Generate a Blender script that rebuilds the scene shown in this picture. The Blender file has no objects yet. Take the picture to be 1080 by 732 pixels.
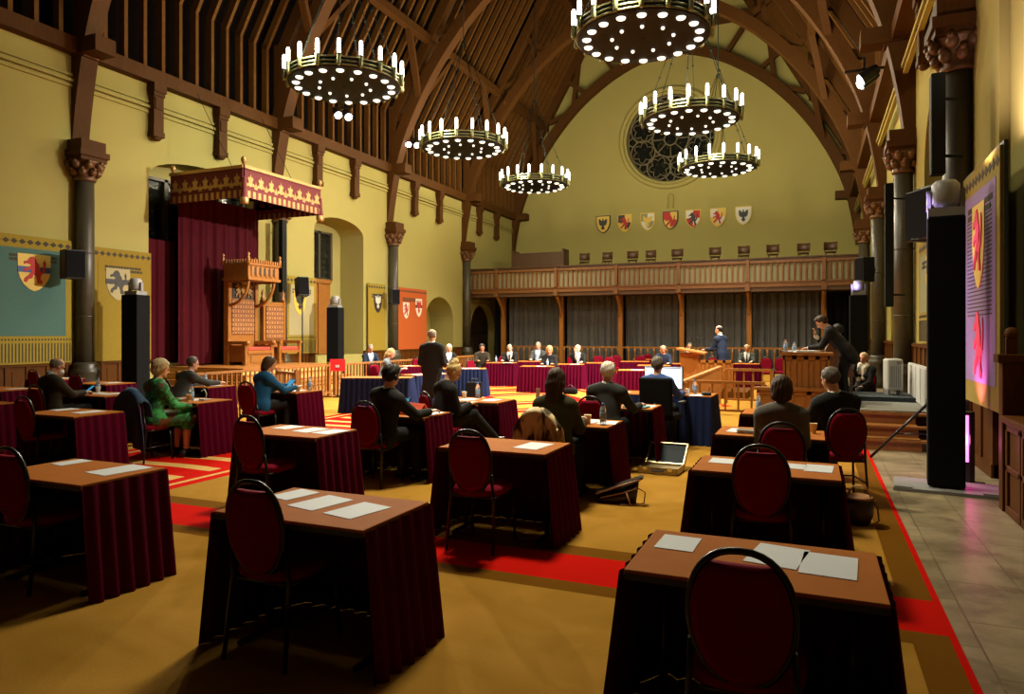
import bpy, bmesh, math, random
import numpy as np
from mathutils import Vector, Matrix, Euler
random.seed(7)
SC = bpy.context.scene
COL = SC.collection
PI = math.pi
def R(d): return math.radians(d)

# ------------------------------------------------------------------ materials
class Nodes:
    def __init__(s, nt): s.nt = nt
    def new(s, t, **kw):
        n = s.nt.nodes.new(t)
        for k, v in kw.items(): setattr(n, k, v)
        return n
    def link(s, a, b): s.nt.links.new(a, b)
    def put(s, sock, v):
        if hasattr(v, 'is_output'): s.link(v, sock)
        else: sock.default_value = v
    def m(s, op, a, b=0.0, c=0.0):
        n = s.new('ShaderNodeMath', operation=op)
        s.put(n.inputs[0], a); s.put(n.inputs[1], b); s.put(n.inputs[2], c)
        return n.outputs[0]
    def band(s, x, lo, hi):
        return s.m('MULTIPLY', s.m('GREATER_THAN', x, lo), s.m('LESS_THAN', x, hi))
    def mix(s, f, a, b):
        n = s.new('ShaderNodeMix', data_type='RGBA')
        s.put(n.inputs[0], f)
        for i, v in ((6, a), (7, b)):
            s.put(n.inputs[i], v if hasattr(v, 'is_output') else (*v, 1.0) if len(v) == 3 else v)
        return n.outputs[2]
    def xyz(s, kind='Object'):
        tc = s.new('ShaderNodeTexCoord'); sp = s.new('ShaderNodeSeparateXYZ')
        s.link(tc.outputs[kind], sp.inputs[0]); return sp.outputs
    def noise(s, scale, detail=3.0, kind='Object', dist=0.0):
        tc = s.new('ShaderNodeTexCoord'); n = s.new('ShaderNodeTexNoise')
        n.inputs['Scale'].default_value = scale; n.inputs['Detail'].default_value = detail
        n.inputs['Distortion'].default_value = dist
        s.link(tc.outputs[kind], n.inputs['Vector']); return n.outputs['Fac']
    def bump(s, h, strength, dist, bsdf):
        b = s.new('ShaderNodeBump'); b.inputs['Strength'].default_value = strength
        b.inputs['Distance'].default_value = dist
        s.link(h, b.inputs['Height']); s.link(b.outputs[0], bsdf.inputs['Normal'])

def newmat(name):
    m = bpy.data.materials.new(name); m.use_nodes = True
    nt = m.node_tree; b = nt.nodes['Principled BSDF']
    return m, Nodes(nt), b

MATS = {}
def mat(name, col, rough=0.6, metal=0.0, var=0.12, scale=8.0, bump=0.0, sheen=0.0, spec=0.5, stretch=None):
    """plain surface whose colour wanders a little"""
    if name in MATS: return MATS[name]
    m, N, b = newmat(name)
    f = N.noise(scale, 4.0)
    if stretch:
        tc = N.new('ShaderNodeTexCoord'); mp = N.new('ShaderNodeMapping'); nz = N.new('ShaderNodeTexNoise')
        mp.inputs['Scale'].default_value = stretch; nz.inputs['Scale'].default_value = scale
        nz.inputs['Detail'].default_value = 5
        N.link(tc.outputs['Object'], mp.inputs[0]); N.link(mp.outputs[0], nz.inputs['Vector']); f = nz.outputs['Fac']
    lo = tuple(max(0, c * (1 - var)) for c in col); hi = tuple(min(1, c * (1 + var)) for c in col)
    c = N.mix(f, lo, hi); N.link(c, b.inputs['Base Color'])
    b.inputs['Roughness'].default_value = rough; b.inputs['Metallic'].default_value = metal
    b.inputs['Specular IOR Level'].default_value = spec
    if sheen: b.inputs['Sheen Weight'].default_value = sheen
    if bump: N.bump(f, bump, 0.02, b)
    MATS[name] = m; return m
def emit(name, col, strength):
    if name in MATS: return MATS[name]
    m, N, b = newmat(name)
    b.inputs['Base Color'].default_value = (*col, 1); b.inputs['Emission Color'].default_value = (*col, 1)
    b.inputs['Emission Strength'].default_value = strength
    MATS[name] = m; return m

mat('plaster', (0.34, 0.297, 0.098), 0.95, var=0.05, scale=0.8, bump=0.03, spec=0.03)
mat('stone_dark', (0.055, 0.046, 0.028), 0.4, var=0.25, scale=9)
mat('capital_gilt', (0.13, 0.06, 0.022), 0.5, metal=0.3, var=0.6, scale=14)
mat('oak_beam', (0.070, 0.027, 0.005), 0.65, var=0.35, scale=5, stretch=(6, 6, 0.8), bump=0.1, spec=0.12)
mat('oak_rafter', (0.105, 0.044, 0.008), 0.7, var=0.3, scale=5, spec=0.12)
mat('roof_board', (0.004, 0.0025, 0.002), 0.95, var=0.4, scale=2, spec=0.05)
mat('oak_panel', (0.085, 0.028, 0.004), 0.6, spec=0.08, var=0.3, scale=6, stretch=(5, 5, 0.6))
mat('oak_light', (0.30, 0.115, 0.022), 0.4, var=0.25, scale=6, stretch=(5, 5, 0.7))
mat('oak_gold', (0.27, 0.105, 0.018), 0.4, var=0.3, scale=10)
mat('rail_wood', (0.30, 0.125, 0.03), 0.4, var=0.2, scale=6)
mat('black_velvet', (0.006, 0.006, 0.007), 0.9, var=0.2, spec=0.1)
mat('black_plastic', (0.012, 0.012, 0.013), 0.5, var=0.1)
mat('black_metal', (0.015, 0.014, 0.014), 0.3, metal=0.4, var=0.1)
mat('iron', (0.006, 0.008, 0.006), 0.7, var=0.2, spec=0.2)
mat('brass', (0.20, 0.21, 0.10), 0.45, metal=0.7, var=0.15)
mat('gold', (0.40, 0.235, 0.085), 0.35, metal=0.6, var=0.15)
mat('chrome', (0.6, 0.58, 0.55), 0.2, metal=1.0, var=0.05)
mat('skirt_burgundy', (0.066, 0.001, 0.014), 0.8, var=0.2, scale=12, spec=0.04)
mat('skirt_navy', (0.008, 0.016, 0.060), 0.75, var=0.2, scale=12, spec=0.12)
mat('chair_red', (0.17, 0.003, 0.016), 0.8, var=0.2, scale=30, spec=0.05)
mat('velvet_red', (0.048, 0.0007, 0.004), 0.8, var=0.3, scale=5, spec=0.12)
mat('valance_red', (0.12, 0.004, 0.008), 0.7, var=0.3, scale=20)
mat('curtain_grey', (0.085, 0.086, 0.088), 0.85, var=0.2, scale=6)
mat('gallery_oak', (0.16, 0.062, 0.014), 0.5, var=0.3, scale=6)
mat('gallery_infill', (0.24, 0.22, 0.13), 0.9, var=0.1)
mat('paper', (0.58, 0.62, 0.66), 0.7, var=0.03)
mat('paper_red', (0.70, 0.12, 0.06), 0.7, var=0.1)
mat('cup_cream', (0.72, 0.55, 0.32), 0.6, var=0.05)
mat('cup_white', (0.8, 0.78, 0.72), 0.5, var=0.03)
mat('cap_blue', (0.05, 0.12, 0.45), 0.5, var=0.05)
mat('cap_red', (0.5, 0.05, 0.05), 0.5, var=0.05)
mat('label_blue', (0.25, 0.42, 0.70), 0.5, var=0.2, scale=60)
mat('folder_blue', (0.15, 0.50, 0.68), 0.5, var=0.05)
mat('teal_cloth', (0.055, 0.125, 0.105), 0.9, var=0.25, scale=30)
mat('gold_cloth', (0.26, 0.18, 0.012), 0.9, var=0.2, scale=25)
mat('mustard_cloth', (0.22, 0.145, 0.008), 0.9, var=0.2, scale=25)
mat('orange_cloth', (0.40, 0.075, 0.006), 0.9, var=0.2, scale=25)
mat('cream_cloth', (0.33, 0.28, 0.14), 0.9, var=0.15, scale=25)
mat('olive_cloth', (0.25, 0.25, 0.12), 0.9, var=0.2, scale=25)
mat('purple_cloth', (0.26, 0.17, 0.36), 0.9, var=0.25, scale=30)
mat('ink', (0.05, 0.04, 0.02), 0.9)
mat('heraldic_red', (0.40, 0.02, 0.015), 0.7); mat('heraldic_gold', (0.62, 0.42, 0.06), 0.6)
mat('heraldic_black', (0.02, 0.018, 0.015), 0.6); mat('heraldic_silver', (0.6, 0.58, 0.48), 0.6)
mat('heraldic_blue', (0.03, 0.06, 0.2), 0.6); mat('crimson_charge', (0.65, 0.02, 0.08), 0.7)
mat('light_grey', (0.5, 0.5, 0.48), 0.5, var=0.05)
mat('mid_grey', (0.22, 0.22, 0.22), 0.5, var=0.1)
mat('step_carpet', (0.62, 0.40, 0.12), 0.9, var=0.15, scale=20)
mat('dais_carpet', (0.16, 0.16, 0.14), 0.9, var=0.15, scale=40)
mat('dark_carpet', (0.02, 0.03, 0.04), 0.9, var=0.2)
mat('leather_dark', (0.03, 0.014, 0.010), 0.4, var=0.3); mat('leather_tan', (0.35, 0.17, 0.08), 0.45, var=0.25)
mat('case_gold', (0.36, 0.28, 0.15), 0.35, metal=0.5, var=0.1)
mat('denim_jacket', (0.02, 0.06, 0.14), 0.8, var=0.3, scale=20)
mat('pink_notice', (0.75, 0.02, 0.035), 0.6, var=0.05)
mat('dark_wood_chair', (0.08, 0.035, 0.012), 0.5, var=0.3)
mat('chair_brown', (0.15, 0.05, 0.02), 0.5, var=0.2)
mat('throne_seat', (0.42, 0.05, 0.03), 0.8, var=0.5, scale=30)
for n, c in dict(skin=(0.58, 0.31, 0.19), skin_pale=(0.66, 0.42, 0.29), skin_ruddy=(0.55, 0.25, 0.15)).items(): mat(n, c, 0.5, var=0.06)
for n, c in dict(hair_brown=(0.045, 0.02, 0.008), hair_dark=(0.012, 0.009, 0.007), hair_blond=(0.52, 0.36, 0.15), hair_grey=(0.22, 0.20, 0.17),
                 hair_white=(0.62, 0.58, 0.50), hair_salt=(0.10, 0.085, 0.07), hair_ash=(0.42, 0.32, 0.17)).items():
    mat(n, c, 0.6, var=0.55, scale=70, stretch=(1, 1, 0.12), spec=0.3)
for n, c in dict(suit_black=(0.014, 0.014, 0.015), suit_charcoal=(0.026, 0.028, 0.027), suit_grey=(0.055, 0.06, 0.055), suit_navy=(0.015, 0.022, 0.045),
                 suit_brown=(0.035, 0.028, 0.018), jacket_blue=(0.012, 0.085, 0.21), shirt_blue=(0.05, 0.10, 0.30), shirt_white=(0.72, 0.72, 0.70),
                 shirt_pale=(0.38, 0.45, 0.58), knit_grey=(0.11, 0.10, 0.088), knit_olive=(0.040, 0.037, 0.014), jacket_grey=(0.16, 0.18, 0.21),
                 trousers_dark=(0.010, 0.010, 0.012), tie_dark=(0.02, 0.02, 0.04), scarf_white=(0.55, 0.5, 0.42), mask_white=(0.75, 0.80, 0.82)).items():
    mat(n, c, 0.8, var=0.15, scale=25, spec=0.15)
mat('shoe_black', (0.01, 0.01, 0.01), 0.25, var=0.1)

def special_materials():
    # green patterned dress
    m, N, b = newmat('dress_green'); f = N.noise(9, 2, dist=1.5); g = N.noise(5, 1)
    c = N.mix(N.m('GREATER_THAN', f, 0.52), (0.015, 0.10, 0.03), (0.03, 0.32, 0.08))
    c = N.mix(N.m('GREATER_THAN', g, 0.58), c, (0.10, 0.045, 0.012)); N.link(c, b.inputs['Base Color'])
    b.inputs['Roughness'].default_value = 0.8; MATS['dress_green'] = m
    # fur coat
    m, N, b = newmat('fur'); tc = N.new('ShaderNodeTexCoord'); mp = N.new('ShaderNodeMapping'); mp.inputs['Scale'].default_value = (1, 1, 0.3); nz = N.new('ShaderNodeTexNoise'); nz.inputs['Scale'].default_value = 13; nz.inputs['Detail'].default_value = 6; nz.inputs['Distortion'].default_value = 0.6
    N.link(tc.outputs['Object'], mp.inputs[0]); N.link(mp.outputs[0], nz.inputs['Vector']); f = nz.outputs['Fac']
    c = N.mix(N.m('MINIMUM', 1.0, N.m('MULTIPLY', N.m('MAXIMUM', N.m('SUBTRACT', f, 0.46), 0.0), 9.0)), (0.05, 0.028, 0.012), (0.70, 0.55, 0.30))
    N.link(c, b.inputs['Base Color']); b.inputs['Roughness'].default_value = 0.9; N.bump(f, 0.8, 0.03, b); MATS['fur'] = m
    # table top: reddish veneer
    m, N, b = newmat('table_veneer'); f = N.noise(7, 4)
    c = N.mix(f, (0.33, 0.105, 0.018), (0.43, 0.145, 0.028)); N.link(c, b.inputs['Base Color'])
    b.inputs['Roughness'].default_value = 0.7; b.inputs['Specular IOR Level'].default_value = 0.03; MATS['table_veneer'] = m
    # stone floor
    m, N, b = newmat('stone_tiles'); tc = N.new('ShaderNodeTexCoord'); br = N.new('ShaderNodeTexBrick')
    mp = N.new('ShaderNodeMapping'); mp.inputs['Rotation'].default_value = (0, 0, PI / 2)
    N.link(tc.outputs['Object'], mp.inputs[0]); N.link(mp.outputs[0], br.inputs['Vector'])
    br.inputs['Color1'].default_value = (0.42, 0.34, 0.20, 1); br.inputs['Color2'].default_value = (0.31, 0.25, 0.15, 1)
    br.inputs['Mortar'].default_value = (0.10, 0.08, 0.045, 1); br.inputs['Scale'].default_value = 1.0
    br.inputs['Brick Width'].default_value = 0.75; br.inputs['Row Height'].default_value = 0.42; br.inputs['Mortar Size'].default_value = 0.006
    c = N.mix(N.m('MULTIPLY', N.m('POWER', N.noise(2.2, 6, dist=0.8), 2.0), 2.2), br.outputs['Color'], (0.12, 0.09, 0.045)); c = N.mix(N.m('MULTIPLY', N.m('GREATER_THAN', N.noise(9, 5), 0.56), 0.25), c, (0.36, 0.29, 0.18))
    N.link(c, b.inputs['Base Color']); b.inputs['Roughness'].default_value = 0.38; MATS['stone_tiles'] = m
    # carpet
    m, N, b = newmat('carpet_pattern'); x, y, z = N.xyz()
    n1 = N.noise(1.1, 5); n2 = N.noise(60, 2); n3 = N.noise(0.9, 3, dist=2.2)
    mot = N.m('MULTIPLY', N.m('POWER', n3, 1.5), 0.9)
    gold = N.mix(n1, (0.35, 0.18, 0.024), (0.48, 0.262, 0.055)); RED = (0.50, 0.008, 0.004); gold = N.mix(mot, gold, (0.19, 0.09, 0.006)); BRN = (0.15, 0.062, 0.006); YEL = (0.60, 0.36, 0.12)
    # red runner down the middle with gold scrolls
    cx = N.m('ABSOLUTE', N.m('ADD', x, 7.75))
    w = N.new('ShaderNodeTexWave', wave_type='RINGS'); w.inputs['Scale'].default_value = 0.55; w.inputs['Distortion'].default_value = 3.0
    w.inputs['Detail'].default_value = 1.0; w.inputs['Detail Scale'].default_value = 0.8
    tc = N.new('ShaderNodeTexCoord'); N.link(tc.outputs['Object'], w.inputs['Vector'])
    scroll = N.m('GREATER_THAN', w.outputs['Fac'], 0.72)
    scroll = N.m('MULTIPLY', scroll, N.m('LESS_THAN', cx, 0.95))
    runner = N.m('MULTIPLY', N.m('LESS_THAN', cx, 1.36), N.band(y, 5.55, 30))
    rc = N.mix(scroll, RED, YEL)
    rc = N.mix(N.band(cx, 1.12, 1.20), rc, YEL)
    c = N.mix(runner, gold, rc)
    # diamond bands of the far field
    dm = N.m('ADD', N.m('ABSOLUTE', N.m('ADD', x, 6.9)), N.m('MULTIPLY', N.m('ABSOLUTE', N.m('SUBTRACT', y, 17.0)), 0.8))
    st = N.m('FRACT', N.m('MULTIPLY', dm, 0.55))
    far = N.m('MULTIPLY', N.band(y, 12.0, 23.5), N.m('LESS_THAN', dm, 5.2))
    fc = N.mix(N.m('GREATER_THAN', st, 0.52), gold, RED); fc = N.mix(N.band(st, 0.68, 0.74), fc, YEL)
    c = N.mix(far, c, fc)
    # transverse red stripe with brown edges
    s1 = N.m('MULTIPLY', N.m('LESS_THAN', x, 0.74), 1.0)
    c = N.mix(N.m('MULTIPLY', s1, N.band(y, 4.38, 5.34)), c, BRN)
    c = N.mix(N.m('MULTIPLY', s1, N.band(y, 4.56, 5.12)), c, RED)
    # right hand border
    nb = N.m('SUBTRACT', 1.0, N.band(y, 4.38, 5.34))
    c = N.mix(N.m('MULTIPLY', nb, N.band(x, 0.50, 0.695)), c, BRN)
    c = N.mix(N.m('MULTIPLY', N.band(x, 0.36, 1.0), N.band(y, 10.95, 12.0)), c, RED)
    c = N.mix(N.m('GREATER_THAN', x, 0.695), c, RED)
    N.link(c, b.inputs['Base Color']); b.inputs['Roughness'].default_value = 1.0; b.inputs['Specular IOR Level'].default_value = 0.02
    N.bump(n2, 0.25, 0.01, b); MATS['carpet_pattern'] = m
    # window glass at night
    m, N, b = newmat('night_glass'); c = N.mix(N.m('GREATER_THAN', N.noise(5, 1), 0.6), (0.008, 0.010, 0.008), (0.02, 0.022, 0.014))
    N.link(c, b.inputs['Base Color']); b.inputs['Roughness'].default_value = 0.15; MATS['night_glass'] = m
    # clear bottle
    m, N, b = newmat('bottle_plastic'); b.inputs['Base Color'].default_value = (0.75, 0.88, 1, 1)
    b.inputs['Transmission Weight'].default_value = 0.75; b.inputs['Roughness'].default_value = 0.08; b.inputs['IOR'].default_value = 1.2
    MATS['bottle_plastic'] = m
    # throne upholstery
    m, N, b = newmat('throne_brocade'); tc = N.new('ShaderNodeTexCoord'); x, y, z = N.xyz(); q = N.m('ADD', N.m('COSINE', N.m('MULTIPLY', x, 29.0)), N.m('COSINE', N.m('MULTIPLY', z, 23.0)))
    g = N.m('MAXIMUM', N.m('LESS_THAN', N.m('ABSOLUTE', q), 0.28), N.m('GREATER_THAN', N.m('ABSOLUTE', q), 1.25)); c = N.mix(g, (0.09, 0.022, 0.007), (0.36, 0.16, 0.04))
    N.link(c, b.inputs['Base Color']); b.inputs['Roughness'].default_value = 0.7; MATS['throne_brocade'] = m
special_materials()
emit('lamp_glass', (1.0, 0.95, 0.80), 7.0)
emit('dish_glass', (1.0, 0.95, 0.78), 1.6)
emit('screen_white', (0.80, 0.92, 1.0), 2.2)
emit('screen_blue', (0.05, 0.32, 0.60), 0.6)
emit('spot_white', (0.85, 0.93, 1.0), 14.0)
emit('pink_wall_glow', (1.0, 0.10, 0.45), 5.0)

# ------------------------------------------------------------------ mesh builder
class MB:
    def __init__(s): s.v = []; s.f = []; s.mi = []; s.mats = []; s.smooth = []; s.cur = 0; s.sm = False
    def use(s, m, smooth=None):
        if m not in s.mats: s.mats.append(m)
        s.cur = s.mats.index(m)
        if smooth is not None: s.sm = smooth
        return s
    def add(s, vs, fs, smooth=None):
        o = len(s.v); s.v += [tuple(v) for v in vs]
        for f in fs:
            s.f.append(tuple(i + o for i in f)); s.mi.append(s.cur); s.smooth.append(s.sm if smooth is None else smooth)
        return s
    def box(s, c, d, rot=None, taper=1.0):
        hx, hy, hz = d[0] / 2, d[1] / 2, d[2] / 2
        vs = [Vector((x * (taper if z > 0 else 1), y * (taper if z > 0 else 1), z)) for z in (-hz, hz) for x, y in ((-hx, -hy), (hx, -hy), (hx, hy), (-hx, hy))]
        if rot is not None:
            M = rot if isinstance(rot, Matrix) else Euler(rot).to_matrix()
            vs = [M @ v for v in vs]
        c = Vector(c)
        return s.add([v + c for v in vs], [(3, 2, 1, 0), (4, 5, 6, 7), (0, 1, 5, 4), (1, 2, 6, 5), (2, 3, 7, 6), (3, 0, 4, 7)], False)
    def lohi(s, a, b):
        return s.box([(p + q) / 2 for p, q in zip(a, b)], [abs(q - p) for p, q in zip(a, b)])
    def bar(s, a, b, w, t, up=(0, 0, 1)):
        a = Vector(a); b = Vector(b); d = b - a; L = d.length; d.normalize()
        up = Vector(up); sx = d.cross(up)
        if sx.length < 1e-4: sx = d.cross(Vector((0, 1, 0)))
        sx.normalize(); sy = sx.cross(d).normalized()
        M = Matrix((sx, d, sy)).transposed()
        return s.box((a + b) / 2, (w, L, t), M)
    def tube(s, pts, r, n=8, closed=False, cap=True):
        pts = [Vector(p) for p in pts]; N = len(pts)
        rs = r if isinstance(r, (list, tuple)) else [r] * N
        ring = []; prev = None
        for i, p in enumerate(pts):
            if closed: t = pts[(i + 1) % N] - pts[i - 1]
            else: t = pts[min(i + 1, N - 1)] - pts[max(i - 1, 0)]
            t.normalize()
            if prev is None:
                a = t.orthogonal().normalized()
            else:
                a = prev - t * prev.dot(t)
                a = a.normalized() if a.length > 1e-6 else t.orthogonal().normalized()
            prev = a; b = t.cross(a)
            ring.append([p + (a * math.cos(2 * PI * k / n) + b * math.sin(2 * PI * k / n)) * rs[i] for k in range(n)])
        vs = [v for rr in ring for v in rr]; fs = []
        for i in range(N if closed else N - 1):
            j = (i + 1) % N
            for k in range(n):
                k2 = (k + 1) % n; fs.append((i * n + k, i * n + k2, j * n + k2, j * n + k))
        s.add(vs, fs, True)
        if cap and not closed:
            s.add(ring[0], [tuple(range(n))[::-1]], False); s.add(ring[-1], [tuple(range(n))], False)
        return s
    def lathe(s, prof, c=(0, 0, 0), n=16, smooth=True):
        c = Vector(c); vs = []; fs = []
        for r, z in prof: vs += [c + Vector((r * math.cos(2 * PI * k / n), r * math.sin(2 * PI * k / n), z)) for k in range(n)]
        for i in range(len(prof) - 1):
            for k in range(n):
                k2 = (k + 1) % n; fs.append((i * n + k, i * n + k2, (i + 1) * n + k2, (i + 1) * n + k))
        s.add(vs, fs, smooth)
        m = len(prof) - 1
        if prof[0][0] > 1e-5: s.add(vs[:n], [tuple(range(n))[::-1]], False)
        if prof[m][0] > 1e-5: s.add(vs[m * n:], [tuple(range(n))], False)
        return s
    def ball(s, c, r, n=12, m=8):
        if not isinstance(r, (list, tuple)): r = (r, r, r)
        c = Vector(c); vs = []; fs = []
        for i in range(m + 1):
            th = PI * i / m
            for k in range(n):
                a = 2 * PI * k / n
                vs.append(c + Vector((r[0] * math.sin(th) * math.cos(a), r[1] * math.sin(th) * math.sin(a), -r[2] * math.cos(th))))
        for i in range(m):
            for k in range(n):
                k2 = (k + 1) % n; fs.append((i * n + k, i * n + k2, (i + 1) * n + k2, (i + 1) * n + k))
        return s.add(vs, fs, True)
    def poly(s, pts, depth, M=None, smooth=False):
        """outline in local XZ, extruded along -Y (front) by depth"""
        n = len(pts)
        fr = [Vector((x, -depth, z)) for x, z in pts]; bk = [Vector((x, 0, z)) for x, z in pts]
        if M is not None: fr = [M @ v for v in fr]; bk = [M @ v for v in bk]
        s.add(fr + bk, [tuple(range(n)), tuple(range(2 * n - 1, n - 1, -1))] + [(i, n + i, n + (i + 1) % n, (i + 1) % n) for i in range(n)], smooth)
        return s
    def grid(s, P, smooth=True):
        nu = len(P); nv = len(P[0]); vs = [v for row in P for v in row]
        fs = [(i * nv + j, (i + 1) * nv + j, (i + 1) * nv + j + 1, i * nv + j + 1) for i in range(nu - 1) for j in range(nv - 1)]
        return s.add(vs, fs, smooth)
    def build(s, name, m=None, parent=None, solid=0.0, bevel=0.0):
        me = bpy.data.meshes.new(name); me.from_pydata(s.v, [], s.f)
        ms = s.mats if s.mats else [m]
        for k in ms: me.materials.append(MATS[k])
        for p, i, sm in zip(me.polygons, s.mi, s.smooth): p.material_index = i if s.mats else 0; p.use_smooth = sm
        bm = bmesh.new(); bm.from_mesh(me); bmesh.ops.remove_doubles(bm, verts=bm.verts, dist=1e-5)
        bmesh.ops.recalc_face_normals(bm, faces=bm.faces)
        if bevel: bmesh.ops.bevel(bm, geom=[e for e in bm.edges if e.calc_face_angle(0) > 0.6], offset=bevel, segments=2, profile=0.5, affect='EDGES')
        bm.to_mesh(me); bm.free(); me.update()
        o = bpy.data.objects.new(name, me); COL.objects.link(o)
        if parent is not None: o.parent = parent
        if solid:
            md = o.modifiers.new('thickness', 'SOLIDIFY'); md.thickness = solid; md.offset = 0
        return o

def tag(o, label, cat, group=None, kind=None):
    o['label'] = label; o['category'] = cat
    if group: o['group'] = group
    if kind: o['kind'] = kind
    return o
def thing(name, loc, rz, label, cat, group=None):
    o = bpy.data.objects.new(name, None); COL.objects.link(o); o.empty_display_size = 0.1
    o.location = loc; o.rotation_euler = (0, 0, R(rz)); return tag(o, label, cat, group)
def struct(o): o['kind'] = 'structure'; return o
def kids(o): return KIDS.get(o.name, [])
KIDS = {}
def index_kids():
    KIDS.clear()
    for o in bpy.data.objects:
        if o.parent: KIDS.setdefault(o.parent.name, []).append(o)
def dup(o, loc, rz, label, group=None, swap=None):
    """copy a thing with its parts and sub-parts"""
    index_kids()
    r = o.copy(); COL.objects.link(r); r.location = loc; r.rotation_euler = (0, 0, R(rz)); r['label'] = label
    if group: r['group'] = group
    for ch in kids(o):
        c = ch.copy(); COL.objects.link(c); c.parent = r
        if swap and ch.data and ch.data.name in swap: c.data = swap[ch.data.name]
        for g in kids(ch):
            d = g.copy(); COL.objects.link(d); d.parent = c
    return r
def place(proto, used, loc, rz, label, group=None):
    if not used:
        used.append(1); proto.location = loc; proto.rotation_euler = (0, 0, R(rz)); proto['label'] = label
        if group: proto['group'] = group
        return proto
    return dup(proto, loc, rz, label, group)
def relabel(proto_meshes, table): pass

# ------------------------------------------------------------------ camera
cam = bpy.data.cameras.new('camera'); co = bpy.data.objects.new('camera', cam); COL.objects.link(co)
cam.sensor_fit = 'HORIZONTAL'; cam.sensor_width = 36; cam.lens = 742.8 / 1080 * 36
cam.shift_y = (351.6 - 366) / 1080.0   # horizon a little above the middle
co.location = (0, 0, 1.7); co.rotation_euler = (R(90), 0, R(23.14)); cam.clip_start = 0.05; cam.clip_end = 200
SC.camera = co
# ------------------------------------------------------------------ the hall
XL, XR, XC, YF, BAY, YE, YB = -16.1, 2.1, -7.1, 11.41, 6.696, 38.2, -6.0
YK = [YF + BAY * k for k in range(5)]

def arched_wall(mb, P, u0, u1, z0, z1, ops, n=16):
    def q(a, b, c, d): mb.add([P(*a), P(*b), P(*c), P(*d)], [(0, 1, 2, 3)], False)
    u = u0
    for o in sorted(ops, key=lambda o: o['a']):
        a, b, zb, zs, zt, dp = o['a'], o['b'], o['zb'], o['zs'], o['zt'], o['dp']
        q((u, z0, 0), (a, z0, 0), (a, z1, 0), (u, z1, 0))
        c, hw = (a + b) / 2, (b - a) / 2
        f = (lambda t: zs + (zt - zs) * math.sqrt(max(0, 1 - ((t - c) / hw) ** 2)))
        us = [c - hw * math.cos(PI * i / n) for i in range(n + 1)]
        for i in range(n):
            p, r = us[i], us[i + 1]
            q((p, f(p), 0), (r, f(r), 0), (r, z1, 0), (p, z1, 0))
            q((p, f(p), 0), (p, f(p), dp), (r, f(r), dp), (r, f(r), 0))
            q((p, zb, dp), (r, zb, dp), (r, f(r), dp), (p, f(p), dp))
            if zb > z0: q((p, z0, 0), (r, z0, 0), (r, zb, 0), (p, zb, 0))
        q((a, zb, 0), (a, zb, dp), (a, zs, dp), (a, zs, 0)); q((b, zb, 0), (b, zs, 0), (b, zs, dp), (b, zb, dp))
        q((a, zb, 0), (b, zb, 0), (b, zb, dp), (a, zb, dp))
        u = b
    q((u, z0, 0), (u1, z0, 0), (u1, z1, 0), (u, z1, 0))

OPS_L = [dict(a=13.3, b=17.3, zb=0.9, zs=5.9, zt=6.45, dp=0.7), dict(a=20.0, b=22.95, zb=0.9, zs=5.4, zt=5.95, dp=1.1),
         dict(a=27.7, b=30.4, zb=0.5, zs=2.3, zt=3.4, dp=1.3), dict(a=32.3, b=35.2, zb=0.0, zs=2.0, zt=3.25, dp=0.5)]
mb = MB(); arched_wall(mb, lambda u, z, d: (XL - d, u, z), YB, YE, 0, 8.35, OPS_L); struct(mb.build('wall_left', 'plaster'))
OPS_R = [dict(a=13.4, b=16.6, zb=3.9, zs=5.0, zt=6.4, dp=0.8), dict(a=20.0, b=23.3, zb=1.4, zs=5.0, zt=6.4, dp=0.8)]
mb = MB(); arched_wall(mb, lambda u, z, d: (XR + d, u, z), YB, YE, 0, 8.35, OPS_R)
mb.lohi((XR - 0.10, 9.8, 0), (XR + 0.01, 12.9, 8.3))
struct(mb.build('wall_right', 'plaster'))
mb = MB().lohi((XL, YB - 0.2, 0), (XR, YB, 12)); struct(mb.build('wall_back', 'oak_panel'))

# end wall with a round hole for the rose window
RX, RZ, RR = XC, 12.25, 2.42
mb = MB(); n = 64
sq = []
for i in range(n):
    a = 2 * PI * i / n; c, s_ = math.cos(a), math.sin(a); k = 3.2 / max(abs(c), abs(s_)); sq.append((RX + c * k, RZ + s_ * k))
ci = [(RX + RR * math.cos(2 * PI * i / n), RZ + RR * math.sin(2 * PI * i / n)) for i in range(n)]
vs = [(x, YE, z) for x, z in sq] + [(x, YE, z) for x, z in ci] + [(x, YE + 0.5, z) for x, z in ci]
fs = [(i, (i + 1) % n, n + (i + 1) % n, n + i) for i in range(n)] + [(n + i, n + (i + 1) % n, 2 * n + (i + 1) % n, 2 * n + i) for i in range(n)]
mb.add(vs, fs, False)
for a, b in (((XL - 0.5, 0), (RX - 3.2, 28)), ((RX + 3.2, 0), (XR + 0.5, 28)), ((RX - 3.2, 0), (RX + 3.2, RZ - 3.2)), ((RX - 3.2, RZ + 3.2), (RX + 3.2, 28))):
    mb.add([(a[0], YE, a[1]), (b[0], YE, a[1]), (b[0], YE, b[1]), (a[0], YE, b[1])], [(0, 1, 2, 3)], False)
struct(mb.build('wall_end', 'plaster'))
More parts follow.
